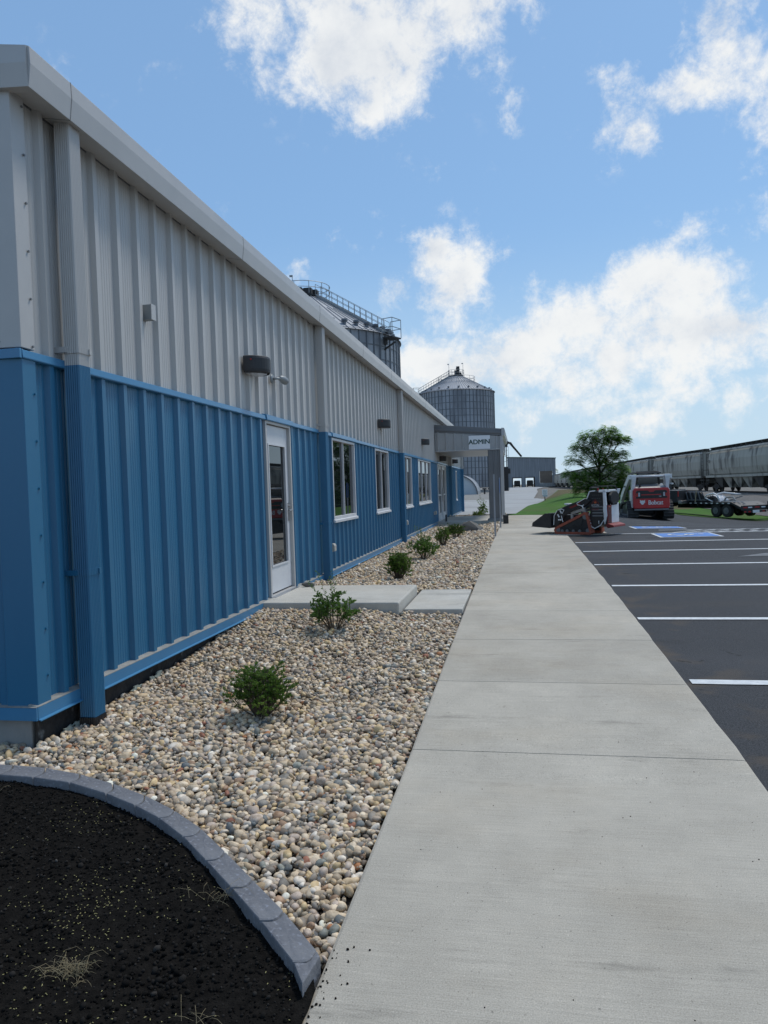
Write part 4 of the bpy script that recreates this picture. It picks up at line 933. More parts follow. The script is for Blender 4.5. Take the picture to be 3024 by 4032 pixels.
wall_lamp(23.16, 2.90, 'black half round wall lamp above the triple window, nearest the canopy')
wall_lamp(28.5, 2.55, 'black half round wall lamp under the canopy over the double door')
wall_lamp(34.0, 2.62, 'farthest black wall lamp, seen through the canopy opening')
t = empty('security_light', (WX + .03, 8.80, 2.97), 'small grey adjustable floodlight on a round base beside the largest wall lamp', 'floodlight')
mb = MB(); mb.lathe([(0, -.001), (.055, 0), (.058, .012), (.05, .022), (0, .026)], 20); mb.v = [(v[2], v[0], v[1]) for v in mb.v]; mb.build('base', 'rail', parent=t, smooth=True)
mb = MB(); mb.tube([(.022, 0, 0), (.07, .02, .005), (.09, .06, .01)], [.018, .014, .02], 10); mb.build('arm', 'rail', parent=t, smooth=True)
mb = MB(); mb.tube([(.085, .05, .012), (.095, .09, .014), (.105, .17, .006), (.112, .225, -.006), (.114, .235, -.01)], [.022, .038, .05, .048, .03], 14); mb.build('lamp_head', 'rail', parent=t, smooth=True)
t = empty('junction_box', (WX, 5.70, 3.02), 'small grey electrical junction box high on the grey panels', 'electrical box')
mb = MB(); mb.box((.0, -.035, 0), (.085, .035, .125)); mb.build('box', 'rail', parent=t, bevel=.004)
mb = MB(); mb.box((.0855, -.038, -.003), (.092, .038, .128)); mb.build('cover', 'greyt', parent=t, bevel=.002)
for y, z, lb in ((11.34, .56, 'beige weatherproof outlet on the blue wall just past the second downspout'), (19.1, .56, 'beige weatherproof outlet low on the wall past the third downspout'), (25.9, .56, 'beige weatherproof outlet left of the double entrance')):
    t = empty('wall_outlet', (WX + .03, y, z), lb, 'outlet', group='beige outlets low on the blue wall')
    mb = MB(); mb.box((0, -.055, 0), (.05, .055, .12)); mb.build('box', 'greyt', parent=t, bevel=.004)
    mb = MB(); mb.prism([(.052, .0), (.10, .012), (.10, .10), (.085, .13), (.052, .135)], 'y', -.062, .062); mb.v = [(v[0], v[1], v[2]) for v in mb.v]; mb.build('cover', 'beige', parent=t, bevel=.006)
t = empty('admin_sign', (-1.40, CY0 - .045, 3.12), 'white sign reading ADMIN in dark green on the canopy front', 'sign')
mb = MB(); mb.box((-.385, -.012, -.245), (.385, .0, .245)); mb.build('panel', 'sign', parent=t, bevel=.002)
text_mesh('ADMIN', .235, .002, 'green', t, 'lettering', frame((0, -.015, .01), (1, 0, 0), (0, 0, 1)), squash=(1.02, 1.0), bold=.007)
for (x, y, zt, lb) in ((-.66, 19.30, 1.83, 'thin grey steel sign post standing in gravel at the walk edge, nearer one'), (-.62, 23.15, 1.78, 'thin grey steel sign post beside the canopy post, farther one')):
    t = empty('sign_post', (x, y, .15), lb, 'sign post', group='thin sign posts along the walk')
    mb = MB(); mb.prism([(-.022, -.012), (.022, -.012), (.022, .0), (.012, .012), (-.012, .012), (-.022, 0)], 'z', -.1, zt - .15); mb.build('post', 'galv', parent=t)
    mb = MB(); mb.box((-.004, .014, 1.15), (.0, .17, 1.6)); mb.box((-.004, -.17, 1.15), (.0, -.014, 1.6)); mb.build('plate_edge', 'padblue' if y > 20 else 'galv', parent=t)
t = empty('black_bin', (-.50, 25.5, .205), 'small square black bin at the foot of the canopy corner', 'bin')
mb = MB(); mb.prism([(-.09, -.10), (.09, -.10), (.09, .10), (-.09, .10)], 'z', 0, .28); mb.build('body', 'black', parent=t, bevel=.012)
mb = MB(); mb.box((-.10, -.11, .281), (.10, .11, .30)); mb.build('lid', 'black', parent=t, bevel=.006)
t = empty('door_bollard', (-2.70, 26.9, .262), 'short dark pipe bollard on the stoop by the double entrance', 'bollard')
mb = MB(); mb.lathe([(0, 0), (.045, 0), (.045, .01), (.035, .012), (.035, .22), (.03, .25), (0, .26)], 16); mb.build('pipe', 'dark', parent=t, smooth=True)
t = empty('splash_block', (-2.86, 31.2, .262), 'small pale concrete splash block under the fourth downspout', 'splash block')
mb = MB(); mb.prism([(-.12, 0), (.12, 0), (.12, .05), (.09, .07), (.08, .03), (-.08, .03), (-.09, .07), (-.12, .05)], 'y', -.2, .2); mb.build('block', 'slab', parent=t)

# ------------------------------------------------------------------ grain bins
def silo(name, x, y, z0, Rr, ring_h, n_ring, slope, label, nst, walk_ang, skirt=0.0, vents=40, dark='galvd'):
    H = skirt + n_ring * ring_h; t = empty(name, (x, y, z0), label, 'grain bin', group='galvanised grain bins behind the office')
    mb = MB(); prof = []
    for i in range(n_ring):
        b = skirt + i * ring_h
        for k in range(4):
            prof += [(Rr, b + ring_h * k / 4 + .01), (Rr + .012, b + ring_h * (k + .5) / 4)]
    prof += [(Rr, H)]; mb.lathe(prof, 96); mb.build('wall', 'galv', parent=t, smooth=True)
    mb = MB()
    for i in range(n_ring + 1):
        b = skirt + i * ring_h; mb.lathe([(Rr + .01, b - .05), (Rr + .05, b - .045), (Rr + .05, b + .045), (Rr + .01, b + .05)], 96)
    mb.build('ring_lap', dark, parent=t)
    mb = MB()
    for i in range(nst):
        a = 2 * math.pi * i / nst; c, s = math.cos(a), math.sin(a); w = .07
        vs = []
        for zz in (skirt, H - .1):
            for r_, u in ((Rr + .008, -w), (Rr + .09, -w * .6), (Rr + .09, w * .6), (Rr + .008, w)): vs.append((r_ * c - u * s, r_ * s + u * c, zz))
        mb.add(vs, [(0, 1, 5, 4), (1, 2, 6, 5), (2, 3, 7, 6)])
    o = mb.build('stiffener', dark, parent=t); o['kind'] = 'stuff'
    mb = MB(); mb.lathe([(Rr + .15, -.6), (Rr + .15, .6), (Rr - .1, .62)], 64); mb.build('foundation', 'concw', parent=t, smooth=False)
    # roof with standing ribs
    rt = 1.6 if Rr > 8 else 1.05; zr = H + (Rr - rt) * slope
    mb = MB(); mb.lathe([(Rr + .22, H - .10), (Rr * .72, H + Rr * .28 * slope), (Rr * .45, H + Rr * .55 * slope), (rt, zr)], 96); roof = mb.build('roof', 'galvr', parent=t)
    mb = MB(); nr = 84
    for i in range(nr):
        a = 2 * math.pi * (i + .5) / nr; c, s = math.cos(a), math.sin(a); r_in = rt if i % 2 == 0 else Rr * .5
        p = ((Rr + .2) * c, (Rr + .2) * s, H - .10 + .05); q = (r_in * c, r_in * s, H + (Rr - r_in) * slope + .05); mb.bar(p, q, .045, .05)
    mb.build('roof_ribs', 'galvr', parent=roof)
    mb = MB()
    for i in range(vents):                              # small hooded roof vents round the eave
        a = 2 * math.pi * i / vents; c, s = math.cos(a), math.sin(a); r_ = Rr * .93; zz = H + (Rr - r_) * slope
        k = .21 if Rr > 8 else .14
        mb.lathe([(k * .7, zz - .05), (k * .7, zz + k * 1.2), (k * 1.3, zz + k * 1.25), (k * 1.25, zz + k * 2.0), (0, zz + k * 2.4)], 8, (r_ * c, r_ * s))
    mb.build('roof_vents', 'galvd', parent=roof)
    # cap platform, machinery and poles
    mb = MB(); mb.lathe([(rt, zr - .05), (rt + .25, zr), (rt + .25, zr + .12), (0, zr + .14)], 32); mb.build('cap_platform', 'dark', parent=t)
    mb = MB()
    if Rr > 8:
        for a in range(0, 360, 45): mb.box((math.cos(R_(a)) * 1.1 - .35, math.sin(R_(a)) * 1.1 - .35, zr + .14), (math.cos(R_(a)) * 1.1 + .35, math.sin(R_(a)) * 1.1 + .35, zr + .75))
    else:
        mb.box((-.25, -.6, zr + .14), (.55, .6, zr + 1.0)); mb.tube([(.35, -.65, zr + 1.25), (.35, .3, zr + 1.25)], .32, 12); mb.bar((.35, 0, zr + .9), (.35, 0, zr + 1.75), .55, .4); mb.tube([(.75, -.2, zr + .4), (.75, .5, zr + .4)], .25, 12)
    mb.build('head_machinery', 'dark', parent=t)
    mb = MB()
    rails_r = rt + (.9 if Rr > 8 else .35)
    for zz in (.55, 1.05):
        mb.tube([(rails_r * math.cos(R_(a)), rails_r * math.sin(R_(a)), zr + zz) for a in range(0, 361, 15)], .03, 5)
    for a in range(0, 360, 30): mb.bar((rails_r * math.cos(R_(a)), rails_r * math.sin(R_(a)), zr), (rails_r * math.cos(R_(a)), rails_r * math.sin(R_(a)), zr + 1.05), .045)
    if Rr < 8:                                          # ring rail part way down the roof
        r2 = Rr * .5; z2 = H + (Rr - r2) * slope
        for zz in (.5, 1.0): mb.tube([(r2 * math.cos(R_(a)), r2 * math.sin(R_(a)), z2 + zz) for a in range(0, 361, 12)], .03, 5)
        for a in range(0, 360, 20): mb.bar((r2 * math.cos(R_(a)), r2 * math.sin(R_(a)), z2), (r2 * math.cos(R_(a)), r2 * math.sin(R_(a)), z2 + 1.0), .04)
    for sx in ((-.9,) if Rr > 8 else (-1.25, 1.25)): mb.bar((sx, 0, zr), (sx, 0, zr + 2.2), .05); mb.box((sx - .25, -.06, zr + 2.15), (sx + .04, .06, zr + 2.3))
    mb.build('cap_railing', 'rail', parent=t)
    # roof stairway with handrails down to the eave
    mb = MB(); ca, sa = math.cos(walk_ang), math.sin(walk_ang); px, py = -sa, ca
    n = 12; r0, r1 = rt + .2, Rr + .3; Z = lambda r_: H + (Rr - r_) * slope + .12
    for s_ in (-.4, .4):
        P = lambda r_, dz: (r_ * ca + px * s_, r_ * sa + py * s_, Z(r_) + dz)
        mb.bar(P(r0, .05), P(r1, .05), .05, .16)
        for dz in (.55, 1.0): mb.bar(P(r0, dz), P(r1, dz), .038)
        for i in range(n + 1): r_ = r0 + (r1 - r0) * i / n; mb.bar(P(r_, 0), P(r_, 1.0), .038)
    for i in range(n * 3): r_ = r0 + (r1 - r0) * i / (n * 3); mb.bar((r_ * ca + px * -.4, r_ * sa + py * -.4, Z(r_) + .08), (r_ * ca + px * .4, r_ * sa + py * .4, Z(r_) + .08), .22, .03)
    mb.build('roof_stair', 'rail', parent=t)
    mb = MB(); rc = Rr + .75; zz = H - .45              # landing cage at the eave
    C0 = Vector((rc * ca, rc * sa, zz)); rad = Vector((ca, sa, 0)); tan = Vector((px, py, 0))
    for u in (-.5, .5):
        for v in (-.7, .7):
            mb.bar(C0 + rad * u + tan * v, C0 + rad * u + tan * v + Vector((0, 0, 1.5)), .05)
    for k in (.75, 1.5):
        for v in (-.7, .7): mb.bar(C0 - rad * .5 + tan * v + Vector((0, 0, k)), C0 + rad * .5 + tan * v + Vector((0, 0, k)), .05)
        mb.bar(C0 + rad * .5 - tan * .7 + Vector((0, 0, k)), C0 + rad * .5 + tan * .7 + Vector((0, 0, k)), .05)
    mb.build('landing_cage', 'rail', parent=t)
    mb = MB(); a_, b_ = C0 - rad * .5 - tan * .7, C0 + rad * .5 + tan * .7
    mb.bar(C0 - rad * .5 + Vector((0, 0, -.05)), C0 + rad * .5 + Vector((0, 0, -.05)), 1.4, .1); mb.bar(C0 - rad * .75 + Vector((0, 0, -.9)), C0 + rad * .35 + Vector((0, 0, -.4)), .12); mb.bar(C0 - rad * .6 + Vector((0, 0, -.5)), C0 - rad * .6, .3); mb.build('landing', 'dark', parent=t)
    return t
silo('grain_bin', -18.9, 64.3, .1, 8.6, 1.12, 13, .605, 'larger corrugated steel grain bin with roof stair, rising behind the eave', 68, R_(-22), vents=44)
silo('grain_bin', -10.6, 130.6, .15, 6.55, 1.12, 15, .55, 'smaller corrugated steel grain bin with bright conical roof behind the canopy', 60, R_(196), skirt=1.1, vents=22)

# bucket elevator and spout between the bin and the far shed
t = empty('bucket_elevator', (-2.55, 140, .4), 'dark bucket elevator tower with a spout sloping down to the far shed', 'grain elevator')
mb = MB(); mb.box((-.5, -.5, 0), (.5, .5, 5.6)); mb.box((-.9, -.6, 4.0), (.9, .6, 5.2)); mb.build('leg_boot', 'dark', parent=t)
mb = MB()
for sx in (-.35, .15): mb.box((sx, -.15, 5.6), (sx + .16, .15, 10.6))
for z in (6.6, 7.8, 9.0, 10.2): mb.bar((-.5, 0, z), (.5, 0, z + .5), .07)
mb.build('lift_tubes', 'dark', parent=t)
mb = MB(); mb.box((-.7, -.4, 10.2), (.5, .4, 11.6)); mb.tube([(.2, -.3, 11.2), (.2, .3, 11.2)], .55, 14); mb.build('head', 'dark', parent=t)
mb = MB(); mb.tube([(.4, 0, 11.3), (1.0, 0, 11.1), (1.4, 0, 10.4), (3.0, 2, 8.0)], [.24, .28, .22, .2], 10); mb.build('spout', 'dark', parent=t, smooth=True); t.scale = (1, 1, .81)
mb = MB()
for z in np.arange(.6, 10, .4): mb.bar((.62, -.2, z), (.62, .2, z), .04)
mb.bar((.62, -.2, .2), (.62, -.2, 10.4), .05); mb.bar((.62, .2, .2), (.62, .2, 10.4), .05); mb.build('ladder', 'galvd', parent=t)

# far corrugated shed with two drive-through bays
t = empty('far_shed', (-4.2, 270, .45), 'weathered grey corrugated shed with two open drive-through bays', 'shed')
HS = 11.0; Ls = 17.1; bays = [(1.7, 4.9), (6.4, 9.6)]; bh = 3.5
mb = MB()
def fr_wall(x0, x1, z0, z1a, z1b):
    n = max(1, int((x1 - x0) / .3)); vs = []
    for i in range(n * 2 + 1):
        x = x0 + (x1 - x0) * i / (n * 2); vs += [(x, -.06 * (i % 2), z0), (x, -.06 * (i % 2), z1a + (z1b - z1a) * (x - x0) / (x1 - x0))]
    mb.add(vs, [(2 * i, 2 * i + 2, 2 * i + 3, 2 * i + 1) for i in range(n * 2)])
zt = lambda x: HS - .9 * x / Ls
for a, b, z0 in ((0, 1.7, 0), (1.7, 4.9, bh), (4.9, 6.4, 0), (6.4, 9.6, bh), (9.6, 11.4, 0), (11.4, 15.9, 5.6), (15.9, Ls, 0)): fr_wall(a, b, z0, zt(a), zt(b))
mb.box((Ls - .05, .02, 0), (Ls, 24, zt(Ls))); mb.box((0, .02, 0), (.05, 24, HS)); mb.build('wall', 'fence_m', parent=t)
mb = MB(); mb.prism([(-.2, HS + .0), (Ls + .2, zt(Ls) + .0), (Ls + .2, zt(Ls) + .22), (-.2, HS + .22)], 'y', -.3, 24); mb.build('roof', 'green', parent=t)
mb = MB(); mb.box((11.45, .05, 1.3), (15.85, .15, 5.6)); mb.build('door', 'brown', parent=t)
mb = MB(); mb.box((11.4, .03, 0), (15.9, .2, 1.28)); mb.build('dock_wall', 'concw', parent=t)
for a, b in bays:
    mb = MB(); mb.box((a - .12, -.12, 0), (a, 24, bh + .1)); mb.box((b, -.12, 0), (b + .12, 24, bh + .1)); mb.box((a - .12, -.12, bh), (b + .12, 24, bh + .15)); mb.build('bay_frame', 'dark', parent=t)
for x, lb in ((-4.2 + 3.3, 'dark truck parked in the left bay of the far shed'), (-4.2 + 8.0, 'dark truck parked in the right bay of the far shed')):
    tr = empty('parked_truck', (x, 276, .45), lb, 'truck', group='trucks inside the far shed')
    mb = MB(); mb.prism([(-1.15, .7), (1.15, .7), (1.15, 2.1), (.95, 2.5), (-.95, 2.5), (-1.15, 2.1)], 'y', 0, 6); mb.build('box', 'greyd', parent=tr, bevel=.05)
    mb = MB(); mb.box((-1.1, -.1, .35), (1.1, .1, .7)); mb.build('bumper', 'dark', parent=tr)
    for s in (-.9, .9):
        mb = MB(); mb.tube([(s - .15, 1, .5), (s + .15, 1, .5)], .5, 16); mb.build('wheel', 'rubber', parent=tr)

# round-roofed storage hut
t = empty('quonset_hut', (-8.9, 104, .3), 'white fronted round-roofed storage hut behind the far end of the office', 'hut')
Rq = 2.9; arc = [(Rq * math.cos(R_(a)), Rq * .95 * math.sin(R_(a))) for a in range(0, 181, 10)]
mb = MB(); mb.prism(arc, 'y', 0, .06); mb.build('end_wall', 'fabric_end', parent=t)
mb = MB(); o_ = [(Rq * 1.06 * math.cos(R_(a)), Rq * 1.01 * math.sin(R_(a))) for a in range(0, 181, 10)]
mb.prism(o_ + [(x * .95, y * .94) for x, y in reversed(o_)], 'y', -.25, 8); mb.build('roof', 'galv', parent=t, smooth=False)
mb = MB(); mb.prism(o_[:] + [(x * .965, y * .955) for x, y in reversed(o_)], 'y', -.32, -.26); mb.build('rim', 'galvd', parent=t)
rr = random.Random(8)
for i, x in enumerate((-4.9, -4.2, -3.6)):
    t = empty('pipe_fitting', (x * 1.0, 104 + i, terr(x, 104)), ('dark valve standpipe left of two others near the hut', 'dark valve standpipe between two others near the hut', 'dark valve standpipe closest to the canopy post near the hut')[i], 'standpipe', group='valve standpipes near the hut')
    mb = MB(); mb.tube([(0, 0, 0), (0, 0, .8)], .12, 8); mb.tube([(-.3, 0, .75), (.3, 0, .75)], .1, 8); mb.build('pipe', 'dark', parent=t)

# ------------------------------------------------------------------ hopper train
def hopper(label_cat):
    Lc = 17.9; hw = 1.60; t = empty('hopper_car', (0, 0, RAILZ), 'grimy pale grey covered hopper car', 'rail car', group='covered hopper cars of the train')
    # body: side sheets bulge, ends slope in below
    prof = [(-1.30, 1.55), (-1.48, 1.75), (-1.60, 2.3), (-1.62, 3.1), (-1.52, 3.75), (-1.30, 4.05), (-.9, 4.2), (0, 4.27)]
    prof = prof + [(-x, z) for x, z in reversed(prof[:-1])]
    n = 34; ys = []; vs = []
    for i in range(n + 1):
        y = -Lc / 2 + .85 + (Lc - 1.7) * i / n; e = (Lc / 2 - .85 - abs(y)); tap = 1 - .10 * math.exp(-e / .35)
        lap = .0 if i % 2 else .012
        for x, z in prof: vs.append((x * tap * (1 + lap), y, z))
    m = len(prof); mb = MB(); mb.add(vs, [(i * m + j, i * m + j + 1, (i + 1) * m + j + 1, (i + 1) * m + j) for i in range(n) for j in range(m - 1)] + [tuple(range(m)), tuple(n * m + j for j in range(m - 1, -1, -1))])
    mb.build('body', 'hop', parent=t)
    mb = MB()
    for s in (-1, 1): mb.box((s * 1.50 - .05, -Lc / 2 + .2, 1.40), (s * 1.50 + .05, Lc / 2 - .2, 1.62)); mb.box((s * 1.56 - .08, -Lc / 2 + .8, 3.88), (s * 1.56 + .04, Lc / 2 - .8, 3.98))
    mb.build('side_sill', 'hop', parent=t)
    for k in range(5):                                  # outlet hoppers with sloping slabs
        yc = (k - 2) * 2.62; mb = MB()
        a = [(-1.35, yc - 1.25, 1.40), (1.35, yc - 1.25, 1.40), (1.35, yc + 1.25, 1.40), (-1.35, yc + 1.25, 1.40)]; b = [(-1.05, yc - .3, .42), (1.05, yc - .3, .42), (1.05, yc + .3, .42), (-1.05, yc + .3, .42)]
        mb.add(a + b, [(0, 1, 5, 4), (1, 2, 6, 5), (2, 3, 7, 6), (3, 0, 4, 7), (4, 5, 6, 7)]); mb.build('hopper', 'hopd' if k in (0, 4) else 'hop', parent=t)
    mb = MB(); mb.box((-.25, -Lc / 2 + .05, .82), (.25, Lc / 2 - .05, 1.1)); mb.box((-.12, -Lc / 2 - .55, .8), (.12, -Lc / 2, 1.0)); mb.box((-.12, Lc / 2, .8), (.12, Lc / 2 + .55, 1.0)); mb.build('centre_sill', 'hopd', parent=t)
    mb = MB()
    for s in (-1, 1):
        mb.box((s * .8 - .32, -Lc / 2 + .3, 4.40), (s * .8 + .32, Lc / 2 - .3, 4.44))
        for y in np.arange(-Lc / 2 + .8, Lc / 2 - .5, 1.25): mb.box((s * .8 - .3, y, 4.18), (s * .8 + .3, y + .06, 4.40)); mb.box((s * 1.15 - .03, y, 4.1), (s * 1.15 + .03, y + .05, 4.40))
    mb.build('running_board', 'hopd', parent=t)
    mb = MB()
    for y in np.arange(-6.5, 6.6, 1.45): mb.box((-.38, y, 4.26), (.38, y + 1.2, 4.36))
    mb.build('roof_hatch', 'hop', parent=t)
    for e in (-1, 1):                                   # end platform, ladders, slope sheet
        mb = MB(); ye = e * (Lc / 2 - .1)
        mb.prism([(e * (Lc / 2 - .9), 3.9), (e * (Lc / 2 - .9), 3.3), (e * (Lc / 2 - 2.6), 1.6), (e * (Lc / 2 - 2.6), 3.9)], 'x', -1.35, 1.35)
        mb.build('slope_sheet', 'hopd', parent=t)
        mb = MB()
        for s in (-1, 1):
            for y in (ye, ye - e * .55): mb.bar((s * 1.42, y, .7), (s * 1.42, y, 4.35), .05)
            for z in np.arange(.8, 4.3, .38): mb.bar((s * 1.42, ye, z), (s * 1.42, ye - e * .55, z), .035)
        mb.box((-1.45, min(ye, ye - e * .9), 1.12), (1.45, max(ye, ye - e * .9), 1.2)); mb.bar((-1.4, ye, 2.2), (1.4, ye, 2.2), .05); mb.box((-1.38, min(ye, ye - e * .7), 2.9), (1.38, ye if e > 0 else ye + .7, 3.9)) if False else None
        mb.build('end_ladder', 'hopd', parent=t)
        bo = MB(); yc = e * (Lc / 2 - 2.0)
        for s in (-1, 1): bo.prism([(yc - 1.15, .38), (yc - .9, .62), (yc - .4, .72), (yc + .4, .72), (yc + .9, .62), (yc + 1.15, .38), (yc + .5, .34), (yc + .25, .18), (yc - .25, .18), (yc - .5, .34)], 'x', s * .98 - .09, s * .98 + .09)
        bo.box((-1.0, yc - .2, .4), (1.0, yc + .2, .75)); bogie = bo.build('bogie', 'rust', parent=t)
        for dy in (-.88, .88):
            mb = MB()
            for s in (-1, 1): mb.tube([(s * .70, yc + dy, .46), (s * .83, yc + dy, .46)], .46, 20)
            mb.tube([(-.9, yc + dy, .46), (.9, yc + dy, .46)], .08, 8); mb.build('wheelset', 'rust', parent=bogie)
    return t
cars = []
s_path = []; yy = 43.2
def place_car(o, y0):
    """set a car on the track with its near end at y0; return the y of its far end"""
    Lc = 18.9; a = math.atan2(trk_x(y0 + Lc) - trk_x(y0), Lc); y1 = y0 + Lc * math.cos(a)
    o.location = ((trk_x(y0) + trk_x(y1)) / 2, (y0 + y1) / 2, RAILZ); o.rotation_euler = (0, 0, -a); return y1
first = hopper('x'); ord_ = ['nearest hopper car, at the right edge of the picture beyond the trailers', 'hopper car directly behind the red and white loader', 'hopper car partly hidden by the tree, right of its trunk', 'hopper car seen through the lower crown of the tree']
ex_ = ['first', 'second', 'third', 'fourth', 'fifth', 'sixth', 'seventh', 'eighth', 'ninth', 'tenth', 'eleventh', 'twelfth']
y = 43.3 - .4
for i in range(17):
    o = first if i == 0 else copy_tree(first)
    y = place_car(o, y)
    if i == 0: o['label'] = 'pale hopper car at the extreme right, mostly outside the frame'
    elif i < 5: o['label'] = 'grimy pale ' + ord_[i - 1]
    else: o['label'] = 'distant pale hopper car, %s in the row left of the tree counted from the tree' % ex_[i - 5]
# lettering blocks on the cars behind the loader and at the right
def car_text(car, txts, yloc, z, size):
    for k, tx in enumerate(txts):
        text_mesh(tx, size, .004, 'dark', car, 'reporting_mark', frame((-1.66, yloc, z - k * size * 1.25), (0, -1, 0), (0, 0, 1)))
carsall = sorted([o for o in bpy.data.objects if o.name.startswith('hopper_car')], key=lambda o: o.location.y)
car_text(carsall[1], ['TLX'], 7.2, 3.0, .42); car_text(carsall[2], ['GP', '347'], 7.2, 2.9, .38)

# ------------------------------------------------------------------ tree and undergrowth beyond the lawn
def tree(loc, label, crown, trunk_h, n_cl, seed, lm='treeleaf', name='honey_locust', leafs=.085, droop=.25):
    r = random.Random(seed); root = empty(name, loc, label, 'tree'); tr = MB(); lf = MB(); tips = []
    def grow(p, d, L_, rad, dep):
        pts = [p]; q = p; dd = d
        for k in range(4):
            dd = (dd + Vector((r.gauss(0, .14), r.gauss(0, .14), r.gauss(.03, .10)))).normalized(); q = q + dd * L_ / 4; pts.append(q)
        tr.tube(pts, [rad, rad * .9, rad * .8, rad * .7, rad * .6], 7 if rad > .03 else 5, cap=False)
        if dep == 0 or rad < .008: tips.append((pts[-1], dd)); tips.append((pts[2], dd)); return
        for k in range(2 if dep > 2 else 3):
            a = r.uniform(0, 6.28); sp = r.uniform(.35, .85); side = dd.cross(Vector((math.cos(a), math.sin(a), .3))).normalized()
            grow(pts[-1 if k < 2 else 3], (dd + side * sp + Vector((0, 0, .1))).normalized(), L_ * r.uniform(.62, .8), rad * .62, dep - 1)
    grow(Vector((0, 0, -.1)), Vector((.02, 0, 1)), trunk_h, .075, 0 if False else 1) if False else None
    tr.tube([(0, 0, -.2), (.02, 0, trunk_h * .5), (-.03, .02, trunk_h)], [.10, .075, .065], 9)
    for cx, cy, cz, rr_, w in crown:                    # a limb into each lobe, then leafy sprays through it
        c = Vector((cx, cy, cz)); b = Vector((-.03, .02, min(trunk_h, max(.35, cz * .55)))); m_ = b.lerp(c, .5) + Vector((r.gauss(0, .08), r.gauss(0, .08), -.05))
        tr.tube([b, b.lerp(m_, .5), m_, m_.lerp(c, .5), c], [.05, .042, .034, .025, .014], 6, cap=False)
        for k in range(7):
            q = c + Vector((r.gauss(0, 1), r.gauss(0, 1), r.gauss(0, .7))).normalized() * rr_ * r.uniform(.5, .95); s0 = m_.lerp(c, r.uniform(.2, 1))
            tr.tube([s0, s0.lerp(q, .5) + Vector((0, 0, .06)), q], [.016, .010, .004], 4, cap=False)
        for k in range(int(n_cl * w)):
            v = Vector((r.gauss(0, 1), r.gauss(0, 1), r.gauss(0, .8))); v = v.normalized() * (r.random() ** .45) * rr_
            v.z *= .92; p = c + v; a = r.uniform(0, 6.28); out = Vector((v.x, v.y, 0)); 
            d = (out.normalized() * .7 if out.length > .01 else Vector((1, 0, 0))) + Vector((math.cos(a) * .6, math.sin(a) * .6, -droop * r.random() + .15)); d.normalize(); Ls_ = leafs * r.uniform(3.0, 4.8)
            sd2 = d.cross(Vector((0, 0, 1))).normalized(); 
            for j in range(8):
                u = (j + .6) / 8; b_ = p + d * Ls_ * u + Vector((0, 0, -.10 * u * u * Ls_ * 4)); 
                for s in (-1, 1):
                    e_ = (sd2 * s + d * .45 + Vector((0, 0, r.gauss(-.15, .2)))).normalized(); l_ = leafs * r.uniform(.7, 1.15); wv = d * leafs * .26
                    lf.add([b_, b_ + e_ * l_ * .5 + wv, b_ + e_ * l_, b_ + e_ * l_ * .5 - wv], [(0, 1, 2, 3)])
    tr.build('trunk', 'bark', parent=root); lf.build('crown', lm, parent=root); return root
TX, TY = 4.80, 46.0; TZ = terr(TX, TY)
crown = [(-1.35, 0, 2.05, .48, .55), (-1.0, .2, 2.75, .55, .9), (-.55, -.2, 3.25, .55, .95), (-.3, .3, 2.5, .6, .9), (.15, 0, 2.95, .6, 1.0), (.5, .2, 3.55, .42, .7), (.75, -.2, 3.15, .5, .8), (1.25, .1, 3.05, .36, .6), (1.05, 0, 2.3, .45, .6), (.45, -.3, 2.2, .55, .8), (-1.6, 0, 1.35, .38, .5), (-1.1, -.3, 1.1, .55, .9), (-.5, .2, 1.35, .55, .85), (.2, .3, 1.2, .5, .7), (.9, -.1, 1.55, .6, .95), (1.4, .2, 1.1, .5, .8), (-.9, 0, .55, .55, .9), (-.2, -.3, .55, .55, .8), (.6, 0, .6, .6, .9), (1.3, -.2, .5, .5, .8), (0, .2, 2.0, .5, .6)]
tree((TX, TY, TZ), 'bushy green tree with feathery leaves standing on the lawn before the train', [(a * 1.08, b, c * 1.15, d * .98, e) for a, b, c, d, e in crown], 2.5, 420, 31, leafs=.088)
tree((TX + 2.15, TY + 1.0, terr(TX + 2.2, TY + 1) - .2), 'low green bush right of the tree, behind the red loader', [(-.3, 0, .75, .5, .9), (.3, .1, 1.05, .5, .9), (.1, -.2, .5, .55, .9), (.75, 0, .6, .45, .8)], .6, 150, 33, 'twigleaf', 'bush')

t = empty('lawn_sign', (1.72, 52.5, terr(1.72, 52.5)), 'small white sign on a wooden stake where the lawn meets the drive', 'sign')
mb = MB(); mb.box((-.03, 0, -.1), (.03, .05, .45)); mb.build('stake', 'bark', parent=t)
mb = MB(); mb.box((-.18, -.02, .42), (.18, .0, .78)); mb.build('panel', 'sign', parent=t); mb = MB(); mb.box((-.14, -.02, .28), (.18, .0, .40)); mb.build('lower_panel', 'fabric_end', parent=t)
mb = MB()
for z in (.70, .64, .55, .49): mb.box((-.12, -.024, z - .012), (.12, -.0205, z + .012))
mb.build('text_lines', 'greyt', parent=t)
# distant thin trees by the track
for i, (x, h) in enumerate(((13.0, 3.2), (14.0, 4.0), (15.4, 3.4))):
    tree((x, 330 + i * 4, .3), 'tiny distant tree by the track beside the far shed, ' + ('left', 'middle', 'right')[i] + ' of three', [(0, 0, h + 4.0, 1.1, .5), (.5, 0, h + 3.0, .9, .4)], h + 3, 60, 40 + i, 'boxleaf', 'distant_tree', .3)

